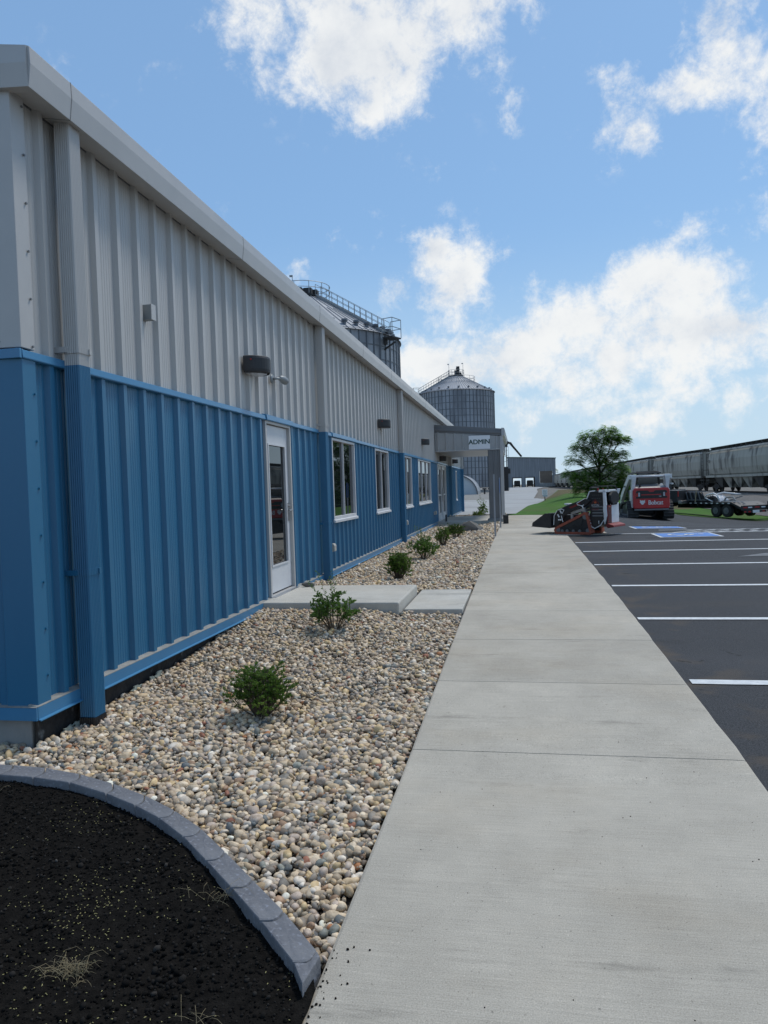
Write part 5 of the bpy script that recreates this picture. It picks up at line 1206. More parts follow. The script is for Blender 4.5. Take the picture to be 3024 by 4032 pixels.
# ------------------------------------------------------------------ track-loader helper: rubber belt round an idler polygon
def belt(mb, poly, y0, y1, th=.035, lug=.012, pitch=.07, r=.05):
    """poly: corner circles (x, z, radius) in order, counter-clockwise seen from -y; lugged outer face"""
    out = []; n = len(poly)
    for i in range(n):
        x, z, rr = poly[i]; px, pz, _ = poly[i - 1]; qx, qz, _ = poly[(i + 1) % n]
        a0 = math.atan2(z - pz, x - px) - math.pi / 2; a1 = math.atan2(qz - z, qx - x) - math.pi / 2
        while a1 < a0: a1 += 2 * math.pi
        k = max(2, int((a1 - a0) / .25))
        for j in range(k + 1):
            a = a0 + (a1 - a0) * j / k; out.append((x + rr * math.cos(a), z + rr * math.sin(a), math.cos(a), math.sin(a)))
    P = [Vector((o[0], o[1])) for o in out]; m = len(P); per = [0]
    for i in range(m): per.append(per[-1] + (P[(i + 1) % m] - P[i]).length)
    T = per[-1]; cnt = int(T / (pitch / 2)); pts = []
    for c in range(cnt):
        s = T * c / cnt; i = max(j for j in range(m) if per[j] <= s); u = (s - per[i]) / max(1e-6, per[i + 1] - per[i]); a = Vector(out[i][2:4]); b = Vector(out[(i + 1) % m][2:4]); nn = a.lerp(b, u).normalized()
        pts.append((P[i].lerp(P[(i + 1) % m], u), nn, c % 2))
    vs = []
    for p, nn, o in pts:
        q = p + nn * (lug if o else 0); ii = p - nn * th
        vs += [(q.x, y0, q.y), (q.x, y1, q.y), (ii.x, y1, ii.y), (ii.x, y0, ii.y)]
    k = len(pts); fs = []
    for i in range(k):
        j = (i + 1) % k
        for e in range(4): f = (e + 1) % 4; fs.append((i * 4 + e, i * 4 + f, j * 4 + f, j * 4 + e))
    mb.add(vs, fs)

# ------------------------------------------------------------------ stand-on mini track loader
ml = empty('mini_track_loader', (1.94, 19.45, terr(1.9, 19.45) + .005), 'small black and white stand-on track loader with orange clay tracks and its bucket lowered', 'track loader', rz=math.atan2(.5, -.87))
ml.scale = (.86, .88, .95)
for s in (1, -1):
    y0, y1 = (.24, .46) if s > 0 else (-.46, -.24)
    mb = MB(); belt(mb, [(.06, .075, .075), (1.08, .10, .10), (.17, .52, .075)][::1], y0, y1, th=.062, pitch=.085); tk = mb.build('rubber_track', 'clay', parent=ml)
    mb = MB(); ya, yb = (y0 + .02, y1 - .02); mb.prism([(.05, .06), (1.08, .06), (1.10, .14), (.22, .50), (.14, .50)], 'y', ya + .02, yb - .02); mb.build('track_frame', 'dark', parent=tk)
    mb = MB()
    yo = y1 if s > 0 else y0; e = .012 * s
    for (cx, cz, r_) in ((.10, .10, .06), (1.06, .12, .075), (.18, .47, .07), (.36, .085, .045), (.56, .085, .045), (.76, .085, .045), (.92, .085, .045)):
        mb.tube([(cx, yo - .05 * s, cz), (cx, yo - .008 * s, cz)], r_, 14); mb.tube([(cx, yo - .008 * s, cz), (cx, yo + .004 * s, cz)], r_ * .4, 8)
    mb.build('track_rollers', 'greyd', parent=tk)
    mb = MB(); mb.prism([(.30, .22), (.62, .22), (.24, .42)], 'y', yo - .025 * s, yo - .012 * s); mb.box((.12, min(yo - .03 * s, yo - .01 * s), .13), (1.0, max(yo - .03 * s, yo - .01 * s), .19)); mb.build('track_guard', 'rubber', parent=tk)
mb = MB(); mb.box((.0, -.235, .16), (1.0, .235, .52)); mb.build('chassis', 'dark', parent=ml, bevel=.02)
side = [(.14, .94), (.04, 1.15), (-.24, 1.16), (-.40, 1.08), (-.425, .47), (-.27, .25), (-.09, .165), (.0, .21), (.085, .476), (.05, .58)]
mb = MB(); mb.prism(side, 'y', -.36, .36); mb.build('engine_housing', 'black', parent=ml, bevel=.02)
for s in (1, -1):                                      # side screen with grey stripes, grips, white seams
    y = .362 * s; lo, hi = min(y, y + .004 * s), max(y, y + .004 * s)
    mb = MB()
    for z in (.72, .64, .56, .48): mb.box((-.36, lo, z), (-.02, hi, z + .035))
    for i in range(5):
        for j in range(3): mb.box((-.30 + i * .06 + (.03 if j % 2 else 0), lo, .86 + j * .09), (-.285 + i * .06 + (.03 if j % 2 else 0), hi, .875 + j * .09))
    mb.build('side_screen_stripes', 'greyd', parent=ml)
    mb = MB(); yy = y + .006 * s
    pts = [(.06, .60), (.09, .48), (.01, .20), (-.09, .158), (-.27, .245), (-.43, .46)]
    for a, b in zip(pts[:-1], pts[1:]): mb.bar((a[0], yy, a[1]), (b[0], yy, b[1]), .014, .022)
    pts = [(.15, .93), (.05, 1.15), (-.12, 1.165)]
    for a, b in zip(pts[:-1], pts[1:]): mb.bar((a[0], yy, a[1]), (b[0], yy, b[1]), .014, .03)
    mb.build('white_seam', 'lwhite', parent=ml)
    mb = MB(); mb.tube([(-.37, yy, .60), (-.385, yy + .03 * s, .63), (-.385, yy + .03 * s, .70), (-.37, yy, .73)], .014, 8); mb.tube([(-.22, yy, .28), (-.23, yy + .025 * s, .30), (-.23, yy + .025 * s, .34), (-.22, yy, .36)], .012, 8); mb.build('grab_handle', 'lwhite', parent=ml)
# emblem: red gabled outline with flame and name, and a lower plaque
mb = MB(); y = .364
for a, b in (((-.02, .83), (-.12, .93)), ((-.12, .93), (-.22, .83)), ((-.02, .83), (-.02, .80)), ((-.22, .83), (-.22, .80)), ((-.03, .66), (-.21, .66)), ((-.03, .66), (-.03, .69)), ((-.21, .66), (-.21, .69))): mb.bar((a[0], y, a[1]), (b[0], y, b[1]), .010, .016)
mb.build('emblem_outline', 'dred', parent=ml)
mb = MB(); mb.prism([(-.09, .83), (-.085, .875), (-.105, .86), (-.12, .90), (-.135, .86), (-.155, .88), (-.15, .83)], 'y', y, y + .004); mb.build('emblem_flame', 'amber', parent=ml)
text_mesh('RYON', .085, .002, 'greyt', ml, 'emblem_lettering', frame((-.12, y + .003, .775), (-1, 0, 0), (0, 0, 1)))
text_mesh('CONSTRUCTION', .022, .002, 'dred', ml, 'emblem_small_lettering', frame((-.12, y + .003, .70), (-1, 0, 0), (0, 0, 1)))
# white rear frame, black thigh pad, red louvred panel and platform
mb = MB()
for s in (1, -1): mb.prism([(-.385, 1.17), (-.46, 1.17), (-.50, .50), (-.42, .26), (-.40, .48)], 'y', s * .40 - .04, s * .40 + .04)
mb.box((-.47, -.44, 1.12), (-.26, .44, 1.185)); mb.prism([(-.47, 1.12), (-.50, 1.20), (-.56, 1.20), (-.50, 1.06)], 'y', -.44, -.30)
mb.box((-.50, -.42, .30), (-.462, .12, .82)); mb.build('rear_frame', 'lwhite', parent=ml, bevel=.01)
mb = MB(); oc = [(.34 * math.cos(R_(a)) * 1.0, .20 * math.sin(R_(a))) for a in range(22, 382, 45)]
mb.prism([(u - .03, v + .96) for u, v in oc], 'x', -.56, -.47); mb.build('thigh_pad', 'membrane', parent=ml, bevel=.03)
mb = MB(); mb.box((-.515, .14, .28), (-.49, .40, .78)); lv = mb.build('louvre_panel', 'amber', parent=ml)
lv.data.materials[0] = MT['dkred']
mb = MB()
for i in range(8): mb.box((-.522, .17, .31 + i * .055), (-.516, .37, .335 + i * .055))
mb.build('louvre_slots', 'black', parent=lv)
mb = MB(); mb.box((-.521, .20, .70), (-.5165, .34, .745)); mb.build('warning_label', 'amber', parent=lv)
mb = MB(); mb.prism([(-.44, .25), (-.50, .30), (-.68, .25), (-.70, .20), (-.50, .17)], 'y', -.42, .42); mb.build('operator_platform', 'dkred', parent=ml, bevel=.01)
mb = MB(); mb.tube([(.06, .30, 1.16), (.07, .30, 1.24), (.0, .30, 1.275), (-.46, .30, 1.28), (-.49, .30, 1.25), (-.49, .30, 1.17)], .014, 8); mb.tube([(.07, .30, 1.24), (.07, -.30, 1.24)], .014, 8); mb.tube([(.06, -.30, 1.16), (.07, -.30, 1.24), (.0, -.30, 1.275), (-.46, -.30, 1.28), (-.49, -.30, 1.17)], .014, 8); mb.build('grab_rail', 'dark', parent=ml)
mb = MB()
for x, y in ((-.12, .12), (-.16, -.12), (-.05, 0)): mb.tube([(x, y, 1.15), (x + .02, y, 1.22)], [.016, .022], 8)
mb.build('control_lever', 'tail', parent=ml)
mb = MB(); mb.prism([(.10, 1.15), (.25, .95), (.72, .78), (.70, .72), (.14, .85)], 'y', -.20, .20); mb.build('hood', 'rubber', parent=ml, bevel=.015)
for s in (1, -1):                                      # lift arms
    y0, y1 = (.37, .445) if s > 0 else (-.445, -.37)
    mb = MB(); mb.prism([(.16, .97), (-.0, .90), (.10, .82), (.40, .70), (.84, .50), (1.06, .22), (1.16, .18), (1.20, .30), (1.18, .52), (1.05, .67), (.76, .78)], 'y', y0, y1); arm = mb.build('lift_arm', 'black', parent=ml, bevel=.012)
    ye = y1 if s > 0 else y0; lo, hi = min(ye, ye + .004 * s), max(ye, ye + .004 * s)
    mb = MB(); mb.prism([(.30, .865), (.33, .80), (.62, .70), (.68, .735)], 'y', lo, hi); mb.build('arm_decal', 'dred', parent=arm)
    mb = MB()
    for pts in (([(.17, .96), (.42, .84), (.40, .80), (.24, .76), (.20, .80)]), ([(1.04, .66), (.92, .69), (.84, .66), (.90, .56)]), ([(1.19, .25), (1.17, .50), (1.07, .64)]), ([(.93, .50), (.88, .33)])):
        mb.tube([(x, ye + .012 * s, z) for x, z in pts], .011, 6)
    for x, z in ((1.03, .50), (.95, .61), (.24, .74)): mb.bar((x - .03, ye + .012 * s, z - .04), (x + .02, ye + .012 * s, z + .04), .03, .03)
    mb.box((.93, min(ye, ye + .02 * s), .375), (1.04, max(ye, ye + .02 * s), .41))
    mb.build('hose_and_tie_down', 'lwhite', parent=arm)
    mb = MB(); mb.prism([(.18, .58), (.22, .72), (.66, .60), (.66, .32), (.60, .32), (.60, .54), (.30, .62)], 'y', y0 - .02 * s if s > 0 else y0, y1 if s > 0 else y1 + .02) ; mb.v = [(v[0], v[1] - .06 * s, v[2]) for v in mb.v]; mb.build('side_frame', 'lcream', parent=ml)
    mb = MB(); mb.tube([(.16, ye - .09 * s, .86), (.66, ye - .09 * s, .62)], .03, 10); mb.tube([(.6, ye - .09 * s, .65), (1.02, ye - .09 * s, .45)], .016, 8); mb.build('lift_cylinder', 'dark', parent=ml)
mb = MB(); mb.box((1.13, -.40, .20), (1.26, .40, .56)); mb.build('attachment_plate', 'dark', parent=ml, bevel=.01)
mb = MB(); mb.tube([(.80, 0, .74), (.92, 0, .80), (.98, 0, .78)], .03, 8); mb.box((.86, -.12, .78), (1.0, .12, .83)); mb.build('work_lamp', 'lwhite', parent=ml, bevel=.01)
# bucket: open shell
mb = MB(); pr = [(1.27, .55), (1.46, .56), (1.86, .34), (1.88, .325), (1.77, .27), (1.45, .155), (1.30, .17), (1.26, .22)]
inn = [(1.30, .53), (1.44, .53)]
shell = [(1.46, .56), (1.27, .56), (1.25, .20), (1.30, .155), (1.88, .20), (1.88, .215), (1.33, .185), (1.29, .22), (1.30, .53), (1.46, .54)]
mb.prism([(1.30, .57), (1.26, .56), (1.25, .20), (1.30, .16), (1.88, .20), (1.88, .215), (1.32, .185), (1.285, .22), (1.30, .54)], 'y', -.52, .52)
for s in (-1, 1): mb.prism([(1.26, .56), (1.44, .57), (1.88, .31), (1.90, .215), (1.30, .16), (1.25, .20)], 'y', s * .51 - .012, s * .51 + .012)
mb.box((1.255, -.53, .545), (1.34, .53, .575)); mb.v = [(x, y, z) for x, y, z in mb.v]; mb.build('bucket', 'lampm', parent=ml)
mb = MB()
for i in range(7): mb.prism([(1.86, .195), (1.97, .20), (1.86, .225)], 'y', -.5 + i * .155, -.45 + i * .155)
mb.build('bucket_teeth', 'galvd', parent=ml)

# ------------------------------------------------------------------ large compact track loader seen from behind
ld = empty('compact_track_loader', (5.72, 34.0, terr(5.72, 34.0) + .02), 'large white and red compact track loader seen from behind, marked Bobcat', 'track loader', rz=R_(2))
for s in (-1, 1):
    x0, x1 = (s * .98, s * .53) if s > 0 else (s * .98, s * .53); xa, xb = min(x0, x1), max(x0, x1)
    b = MB(); belt(b, [(.22, .20, .20), (1.95, .22, .22), (1.75, .50, .18), (.45, .62, .17)], xa, xb, th=.05, lug=.028, pitch=.13)
    b.v = [(v[1], v[0], v[2]) for v in b.v]; tk = b.build('rubber_track', 'rubber', parent=ld)
    mb = MB(); mb.prism([(.15, .1), (2.0, .1), (2.05, .3), (1.7, .6), (.45, .68)], 'x', xa + .06, xb - .06); mb.build('track_frame', 'dark', parent=tk)
    mb = MB(); xo = s * .985
    for yy, zz, r_ in ((.25, .22, .15), (1.93, .24, .17), (.5, .58, .13), (.7, .13, .08), (1.0, .13, .08), (1.3, .13, .08), (1.6, .13, .08)): mb.tube([(xo - .06 * s, yy, zz), (xo, yy, zz)], r_, 14)
    mb.build('track_rollers', 'greyd', parent=tk)
mb = MB(); mb.prism([(.02, .36), (.02, .50), (.25, 1.3), (1.9, 1.1), (1.95, .4)], 'x', -.62, .62); mb.build('chassis', 'dark', parent=ld)
mb = MB(); mb.prism([(-.74, .46), (.74, .46), (.78, .56), (.78, 1.28), (.72, 1.38), (-.72, 1.38), (-.78, 1.28), (-.78, .56)], 'y', -.10, .06); tg = mb.build('tailgate', 'red', parent=ld, bevel=.035)
mb = MB(); mb.prism([(-.66, .92), (.66, .92), (.66, 1.22), (.60, 1.27), (.16, 1.27), (.08, 1.20), (-.08, 1.20), (-.16, 1.27), (-.60, 1.27), (-.66, 1.22)], 'y', -.122, -.098); mb.build('grille', 'black', parent=tg)
mb = MB(); mb.box((-.44, -.128, 1.06), (.40, -.121, 1.10)); mb.box((-.70, -.108, .50), (.70, -.102, .53)); mb.build('grille_bar', 'red', parent=tg)
mb = MB()
for s in (-1, 1): mb.box((s * .53 - .035, -.13, 1.01), (s * .53 + .035, -.121, 1.18))
mb.build('reverse_light', 'plastic', parent=tg)
mb = MB()
for s in (-1, 1): mb.box((s * .62 - .03, -.13, 1.0), (s * .62 + .03, -.1215, 1.15))
mb.build('tail_light', 'tail', parent=tg)
text_mesh('Bobcat', .25, .003, 'lwhite', tg, 'lettering', frame((.17, -.104, .72), (1, 0, 0), (0, 0, 1)), squash=(.9, 1.1), bold=.006)
text_mesh('T66', .07, .002, 'lwhite', tg, 'model_lettering', frame((.36, -.126, 1.0), (1, 0, 0), (0, 0, 1)))
mb = MB()                                              # wildcat-head mark
head = [(-.115, .12), (-.10, .05), (-.12, .0), (-.075, -.03), (-.06, -.075), (0, -.11), (.06, -.075), (.075, -.03), (.12, .0), (.10, .05), (.115, .12), (.055, .075), (0, .085), (-.055, .075)]
mb.prism([(x - .39, z + .745) for x, z in head], 'y', -.108, -.102); mb.build('cat_head_mark', 'lwhite', parent=tg)
mb = MB()
for s in (-1, 1): mb.prism([(s * .015 - .39, .73), (s * .06 - .39, .76), (s * .05 - .39, .72)], 'y', -.111, -.1085)
mb.prism([(-.41, .69), (-.37, .69), (-.39, .665)], 'y', -.111, -.1085); mb.build('mark_eyes', 'red', parent=tg)
mb = MB(); mb.box((-.73, -.09, .38), (.73, .0, .455)); mb.build('rear_bumper', 'greyd', parent=ld, bevel=.01)
mb = MB(); mb.prism([(.04, 1.38), (.10, 1.42), (.75, 1.56), (.75, 1.2), (.04, 1.2)], 'x', -.66, .66); mb.build('engine_cover', 'greyd', parent=ld, bevel=.02)
mb = MB(); mb.tube([(-.44, .15, 1.38), (-.44, .15, 1.56)], .045, 10); mb.build('exhaust', 'black', parent=ld)
for s in (-1, 1):                                      # rear tower, arm and cylinder
    x = s * .72
    mb = MB(); vs = []
    for z, w, y0, y1 in ((1.26, .055, .05, .40), (1.55, .07, .04, .42), (1.90, .115, .00, .46), (1.98, .115, .02, .40)):
        vs += [(x - w, y0, z), (x + w, y0, z), (x + w, y1, z), (x - w, y1, z)]
    mb.add(vs, [(4 * i + j, 4 * i + (j + 1) % 4, 4 * i + 4 + (j + 1) % 4, 4 * i + 4 + j) for i in range(3) for j in range(4)] + [(3, 2, 1, 0), (12, 13, 14, 15)])
    mb.build('rear_tower', 'lwhite', parent=ld, bevel=.015)
    mb = MB(); xa, xb = x + s * .06, x + s * .20; lo, hi = min(xa, xb), max(xa, xb)
    mb.prism([(.06, 1.97), (.35, 1.97), (1.6, 1.42), (2.35, 1.02), (2.65, .35), (2.52, .28), (2.15, .80), (1.5, 1.16), (.06, 1.78)], 'x', lo, hi); arm = mb.build('lift_arm', 'lwhite', parent=ld, bevel=.015)
    mb = MB(); mb.box((min(hi * 1, hi) if s > 0 else lo - .004, .9, 1.42), (hi + .004 if s > 0 else lo, 1.5, 1.50)); mb.build('arm_decal', 'green', parent=arm)
    mb = MB(); mb.tube([(x + s * .05, .35, .95), (x + s * .05, 1.2, 1.25)], .045, 10); mb.tube([(x + s * .05, 1.2, 1.25), (x + s * .05, 1.6, 1.38)], .025, 8); mb.build('lift_cylinder', 'dark', parent=ld)
    mb = MB(); mb.prism([(.08, .50), (.08, 1.34), (.5, 1.30), (.6, .8)], 'x', s * .79 - .03, s * .79 + .03); mb.build('side_panel', 'lwhite', parent=ld, bevel=.01)
mb = MB(); mb.tube([(-.72, .12, 1.90), (.72, .12, 1.90)], .05, 14); mb.build('cross_tube', 'lwhite', parent=ld, smooth=True)
mb = MB()
for s in (-1, 1):
    mb.bar((s * .50, .65, 1.45), (s * .44, .60, 2.05), .08, .08); mb.bar((s * .52, 1.9, .9), (s * .46, 1.75, 2.05), .08, .08); mb.box((s * .50 - .03, .65, 1.1), (s * .50 + .03, 1.9, 1.5))
    for z in (1.6, 1.72, 1.84): mb.bar((s * .49, .7, z), (s * .49, 1.8, z), .02)
mb.prism([(.50, 2.02), (.52, 2.08), (.75, 2.12), (1.85, 2.10), (1.95, 2.03)], 'x', -.56, .56); cab = mb.build('cab', 'black', parent=ld, bevel=.01)
mb = MB(); mb.box((-.50, .60, 2.121), (.50, 1.8, 2.13)); mb.build('roof_skin', 'greyt', parent=cab)
mb = MB(); mb.box((-.42, .63, 1.56), (.42, .64, 2.0)); mb.build('rear_window', 'cabglass', parent=cab)
mb = MB(); mb.box((-.28, 1.1, 1.2), (.28, 1.25, 1.85)); mb.build('seat', 'dark', parent=cab, bevel=.04)
mb = MB(); mb.prism([(2.35, .05), (3.15, .04), (3.15, .06), (2.45, .10), (2.42, .62), (2.35, .66)], 'x', -1.0, 1.0)
for s in (-1, 1): mb.prism([(2.35, .05), (3.1, .05), (2.75, .50), (2.42, .66), (2.35, .66)], 'x', s * .99 - .015, s * .99 + .015)
mb.build('bucket', 'dark', parent=ld)

# ------------------------------------------------------------------ flatbed trailer, its load and the pickup
A = math.atan2(.866, -.5)
tz = terr(11.6, 46) + .02
tl = empty('flatbed_trailer', (12.55, 45.3, tz), 'black tandem-axle flatbed trailer with red tail lights and white reflectors along its deck', 'trailer', rz=A)
# local x forward, y left; left side and rear face the camera
mb = MB(); mb.box((.7, -2.1, .78), (5.6, .0, .90)); mb.prism([(.7, .78), (.7, .90), (-.02, .62), (-.02, .48)], 'y', -2.1, 0); mb.build('deck', 'lampm', parent=tl)
mb = MB()
for i in range(11): mb.box((.8 + i * .44, .002, .80), (.96 + i * .44, .012, .86))
mb.build('reflector_tape', 'lwhite', parent=tl)
mb = MB()
for yb in (-1.6, -.5): mb.box((.3, yb - .07, .50), (5.6, yb + .07, .76))
for xx in np.arange(1.0, 5.5, .6): mb.box((xx, -2.05, .66), (xx + .08, -.05, .775))
mb.build('chassis', 'dark', parent=tl)
for xx in (1.15, 1.98):
    for yy in (-.06, -1.78):
        mb = MB(); mb.tube([(xx, yy - .26, .38), (xx, yy - .24, .38), (xx, yy - .02, .38), (xx, yy, .38)], [.33, .38, .38, .33], 24); w = mb.build('wheel', 'rubber', parent=tl)
        mb = MB(); mb.tube([(xx, yy + .002, .38), (xx, yy + .014, .38)], .20, 16); mb.tube([(xx, yy + .014, .38), (xx, yy + .05, .38)], .07, 8); mb.build('rim', 'greyd', parent=w)
mb = MB(); mb.box((-.06, -2.1, .42), (-.021, 0, .70)); mb.box((-.05, -1.9, .28), (-.02, -.2, .40)); mb.build('rear_beam', 'dark', parent=tl)
mb = MB()
for a, b in ((-.45, -.15), (-1.35, -1.0)): mb.box((-.068, a, .55), (-.061, b, .62))
for a, b in ((-.35, -.2), (-.7, -.52), (-1.75, -1.6)): mb.box((-.068, a, .30), (-.051, b, .37))
mb.build('tail_light', 'tail', parent=tl)
mb = MB()
for a, b in ((-.80, -.5), (-1.8, -1.5)): mb.box((-.068, a, .55), (-.061, b, .62))
mb.box((-.065, -1.35, .26), (-.051, -.85, .42)); mb.build('licence_plate', 'sign', parent=tl)
for yb in (-.62, -1.75):                               # folded ramps lying on the dovetail
    mb = MB(); mb.box((-.0, yb - .25, .66), (1.3, yb + .25, .70)); mb.build('ramp', 'dark', parent=tl).rotation_euler.y = -.2 * 0
mb = MB(); mb.prism([(5.5, .5), (5.8, .5), (6.1, 1.55), (7.2, 1.55), (7.2, 1.70), (5.9, 1.70), (5.5, .9)], 'y', -1.35, -.75); mb.build('gooseneck', 'dark', parent=tl)
mb = MB(); mb.box((-.6, -2.1, .30), (.0, -2.02, .9)); mb.build('side_marker', 'dark', parent=tl)
# load
def on_deck(x, y): 
    v = Matrix.Rotation(A, 3, 'Z') @ Vector((x, y, 0)); return (12.55 + v.x, 45.3 + v.y, tz + .905)
t = empty('loader_attachment', on_deck(3.85, -.7), 'black steel loader attachment strapped on the trailer deck', 'attachment', rz=A)
mb = MB(); mb.prism([(-1.0, 0), (-.9, .30), (-.55, .60), (.75, .62), (.95, .05), (.8, 0)], 'y', -.55, .55); mb.build('body', 'lampm', parent=t, bevel=.02)
mb = MB()
for x in (-.5, -.15, .2, .55): mb.bar((x - .1, .57, .05), (x + .1, .57, .6), .07, .06)
mb.box((-1.05, .5, .08), (1.0, .62, .14)); mb.bar((-.9, .4, .64), (.8, .4, .66), .06); mb.build('ribs', 'greyd', parent=t)
mb = MB(); mb.bar((-.3, .62, .7), (-.5, .9, 0), .05, .01); mb.bar((.75, .62, .6), (.9, .9, -.05), .05, .01); mb.bar((.75, .2, .62), (1.35, .7, .0), .05, .02); mb.build('tie_strap', 'straw', parent=t)
t = empty('wrapped_frame', on_deck(2.25, -.7), 'white plastic-wrapped curved frame lying on the trailer deck', 'wrapped part', rz=A)
mb = MB(); mb.tube([(.9, .5, .05), (.55, .5, .42), (0, .5, .52), (-.30, .5, .40), (-.42, .5, .05)], .05, 8); mb.tube([(.9, -.3, .05), (.55, -.3, .45), (0, -.3, .55), (-1.3, -.3, .42)], .045, 8); mb.tube([(.85, .5, .3), (.1, .5, .02)], .04, 8); mb.build('frame', 'lwhite', parent=t, smooth=True)
mb = MB(); n = 14; vs = [(-.4 + 1.2 * i / n, -.3 + .75 * j / 8, .02 + .45 * math.sin(math.pi * i / n) ** .6 * (.8 + .2 * noise.noise(Vector((i * .9, j * .8, 1)))) + .02 * noise.noise(Vector((i * 2., j * 2., 4)))) for j in range(9) for i in range(n + 1)]
mb.add(vs, [(j * (n + 1) + i, j * (n + 1) + i + 1, (j + 1) * (n + 1) + i + 1, (j + 1) * (n + 1) + i) for j in range(8) for i in range(n)]); mb.build('wrap', 'plastic', parent=t, smooth=True)
t = empty('pallet_fork_frame', on_deck(1.15, -.7), 'tangle of pale straps and fork arms at the back of the trailer deck', 'fork frame', rz=A)
mb = MB(); mb.tube([(.4, .4, .05), (.2, .4, .28), (-.3, .4, .30), (-.5, .4, .08)], .045, 8); mb.bar((.3, 0, .1), (-.7, .1, .34), .07, .05); mb.bar((.5, .5, .04), (-.6, .5, .10), .05); mb.bar((-.7, -.3, .42), (.5, -.3, .40), .10, .05); mb.build('arms', 'lcream', parent=t)

# dark pickup hitched ahead of the trailer
B = math.atan2(.5, -.87)
pz = terr(9.2, 49.5) + .02
pk = empty('pickup_truck', (10.15, 48.9, pz), 'dark dual-wheel pickup truck hitched in front of the flatbed trailer', 'pickup truck', rz=B)
mb = MB(); mb.prism([(0, .62), (0, 1.38), (2.2, 1.40), (2.22, 1.95), (2.5, 2.02), (4.0, 2.0), (4.7, 1.42), (6.0, 1.30), (6.2, 1.0), (6.2, .55), (5.6, .5), (5.5, .85), (4.7, .85), (4.6, .5), (1.9, .5), (1.8, .9), (.9, .9), (.8, .55)], 'y', -1.0, 1.0); body = mb.build('body', 'lampm', parent=pk, bevel=.04)
mb = MB()
for s in (-1, 1): mb.prism([(2.4, 1.45), (2.45, 1.88), (3.9, 1.88), (4.5, 1.45)], 'y', s * 1.0 - .006, s * 1.0 + .006)
mb.box((2.19, -.75, 1.5), (2.21, .75, 1.9)); mb.build('side_window', 'cabglass', parent=pk)
mb = MB()
for s in (-1, 1): mb.prism([(.7, .55), (.8, 1.08), (2.0, 1.08), (2.1, .55), (1.85, .55), (1.75, .95), (.95, .95), (.85, .55)], 'y', s * 1.02, s * 1.22) if s > 0 else mb.prism([(.7, .55), (.8, 1.08), (2.0, 1.08), (2.1, .55), (1.85, .55), (1.75, .95), (.95, .95), (.85, .55)], 'y', -1.22, -1.02)
mb.build('wheel_arch', 'lampm', parent=pk)
for xx, ys in ((1.35, ((.72, 1.18), (-1.18, -.72))), (5.1, ((.72, .98), (-.98, -.72)))):
    for a, b in ys:
        mb = MB(); mb.tube([(xx, a, .40), (xx, a + .02, .40), (xx, b - .02, .40), (xx, b, .40)], [.35, .40, .40, .35], 24); w = mb.build('wheel', 'rubber', parent=pk)
        yo = b if b > 0 else a; s = 1 if b > 0 else -1
        mb = MB(); mb.tube([(xx, yo + .002 * s, .40), (xx, yo + .012 * s, .40)], .2, 16); mb.build('rim', 'steel', parent=w)
mb = MB(); mb.box((-.22, -.98, .52), (-.02, .98, .72)); mb.build('rear_bumper', 'steel', parent=pk, bevel=.02)
mb = MB()
for s in (-1, 1): mb.box((-.02, s * .93 - .06, 1.0), (.0 - .002, s * .93 + .06, 1.33)) if False else mb.box((-.015, s * .9 - .07, .98), (-.002, s * .9 + .07, 1.32))
mb.build('tail_light', 'tail', parent=pk)
mb = MB(); mb.box((2.3, .95, 1.02), (3.9, 1.012, 1.06)); mb.box((2.0, 1.003, .56), (4.6, 1.10, .62)); mb.build('side_step', 'steel', parent=pk)
mb = MB(); mb.tube([(.4, 0, .45), (5, 0, .45)], .10, 8); mb.tube([(1.35, -.9, .4), (1.35, .9, .4)], .09, 8); mb.tube([(1.35, -.18, .4), (1.35, .18, .4)], .2, 12); mb.build('drive_line', 'dark', parent=pk)
t = empty('hitch_rack', (9.35, 49.75, pz + 1.30), 'black headache rack with white lamps above the pickup bed', 'rack', rz=B)
mb = MB()
for y in (-.9, .9): mb.box((0, y - .05, 0), (.12, y + .05, .55))
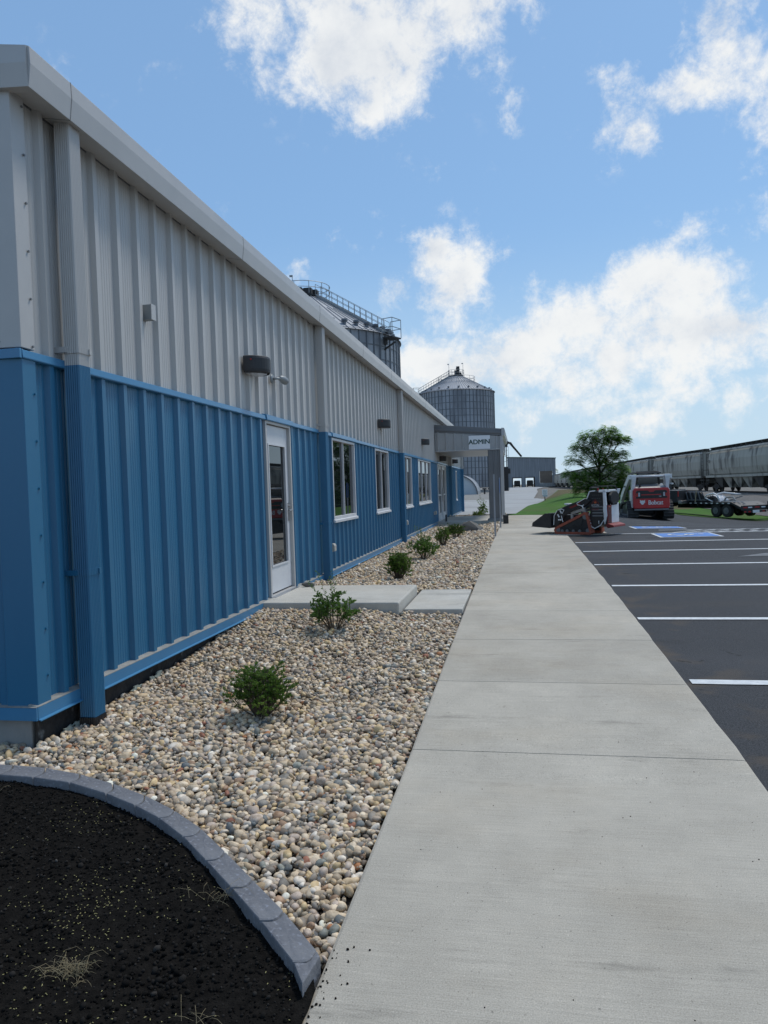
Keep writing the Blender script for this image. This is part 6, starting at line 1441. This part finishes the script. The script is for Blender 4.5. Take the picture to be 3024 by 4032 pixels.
mb.box((0, -.9, .1), (.12, .9, .5)); mb.build('rack', 'dark', parent=t)
mb = MB()
for y in (-.95, .95): mb.box((-.05, y - .18, .45), (.1, y + .12, .56))
mb.build('lamp', 'lwhite', parent=t)

# ------------------------------------------------------------------ countable small parts become objects of their own
def split_loose(o, name):
    me = o.data; n = len(me.vertices); par = list(range(n))
    def find(a):
        while par[a] != a: par[a] = par[par[a]]; a = par[a]
        return a
    for e in me.edges:
        a, b = find(e.vertices[0]), find(e.vertices[1])
        if a != b: par[a] = b
    groups = {}
    for p in me.polygons: groups.setdefault(find(p.vertices[0]), []).append(p)
    if len(groups) < 2 or len(groups) > 100: return
    for g in groups.values():
        ids = {}; vs = []; fs = []
        for p in g:
            f = []
            for v in p.vertices:
                if v not in ids: ids[v] = len(vs); vs.append(me.vertices[v].co[:])
                f.append(ids[v])
            fs.append(f)
        m = bpy.data.meshes.new(name); m.from_pydata(vs, [], fs)
        for q in me.materials: m.materials.append(q)
        for k, p in enumerate(g): m.polygons[k].material_index = p.material_index; m.polygons[k].use_smooth = p.use_smooth
        c = bpy.data.objects.new(name, m); COL.objects.link(c); c.parent = o.parent; c.matrix_local = o.matrix_local
        for md in o.modifiers:
            if md.type == 'BEVEL':
                b = c.modifiers.new('bevel', 'BEVEL'); b.width = md.width; b.segments = md.segments; b.limit_method = 'ANGLE'; b.angle_limit = md.angle_limit
    bpy.data.objects.remove(o)
SPLIT = {'trim_screws': 'screw', 'insulation_scrap': 'insulation_flake', 'gutter_seam': 'gutter_seam', 'roof_vents': 'roof_vent', 'mullion': 'mullion', 'tail_light': 'tail_light', 'reverse_light': 'reverse_light', 'reflector_tape': 'reflector', 'control_lever': 'control_lever', 'bucket_teeth': 'bucket_tooth', 'pull_handle': 'pull_handle', 'mark_eyes': 'mark_eye', 'emblem_outline': 'emblem_outline'}
for o in list(bpy.data.objects):
    b = o.name.split('.')[0]
    if b in SPLIT and o.type == 'MESH' and o.parent: split_loose(o, SPLIT[b])
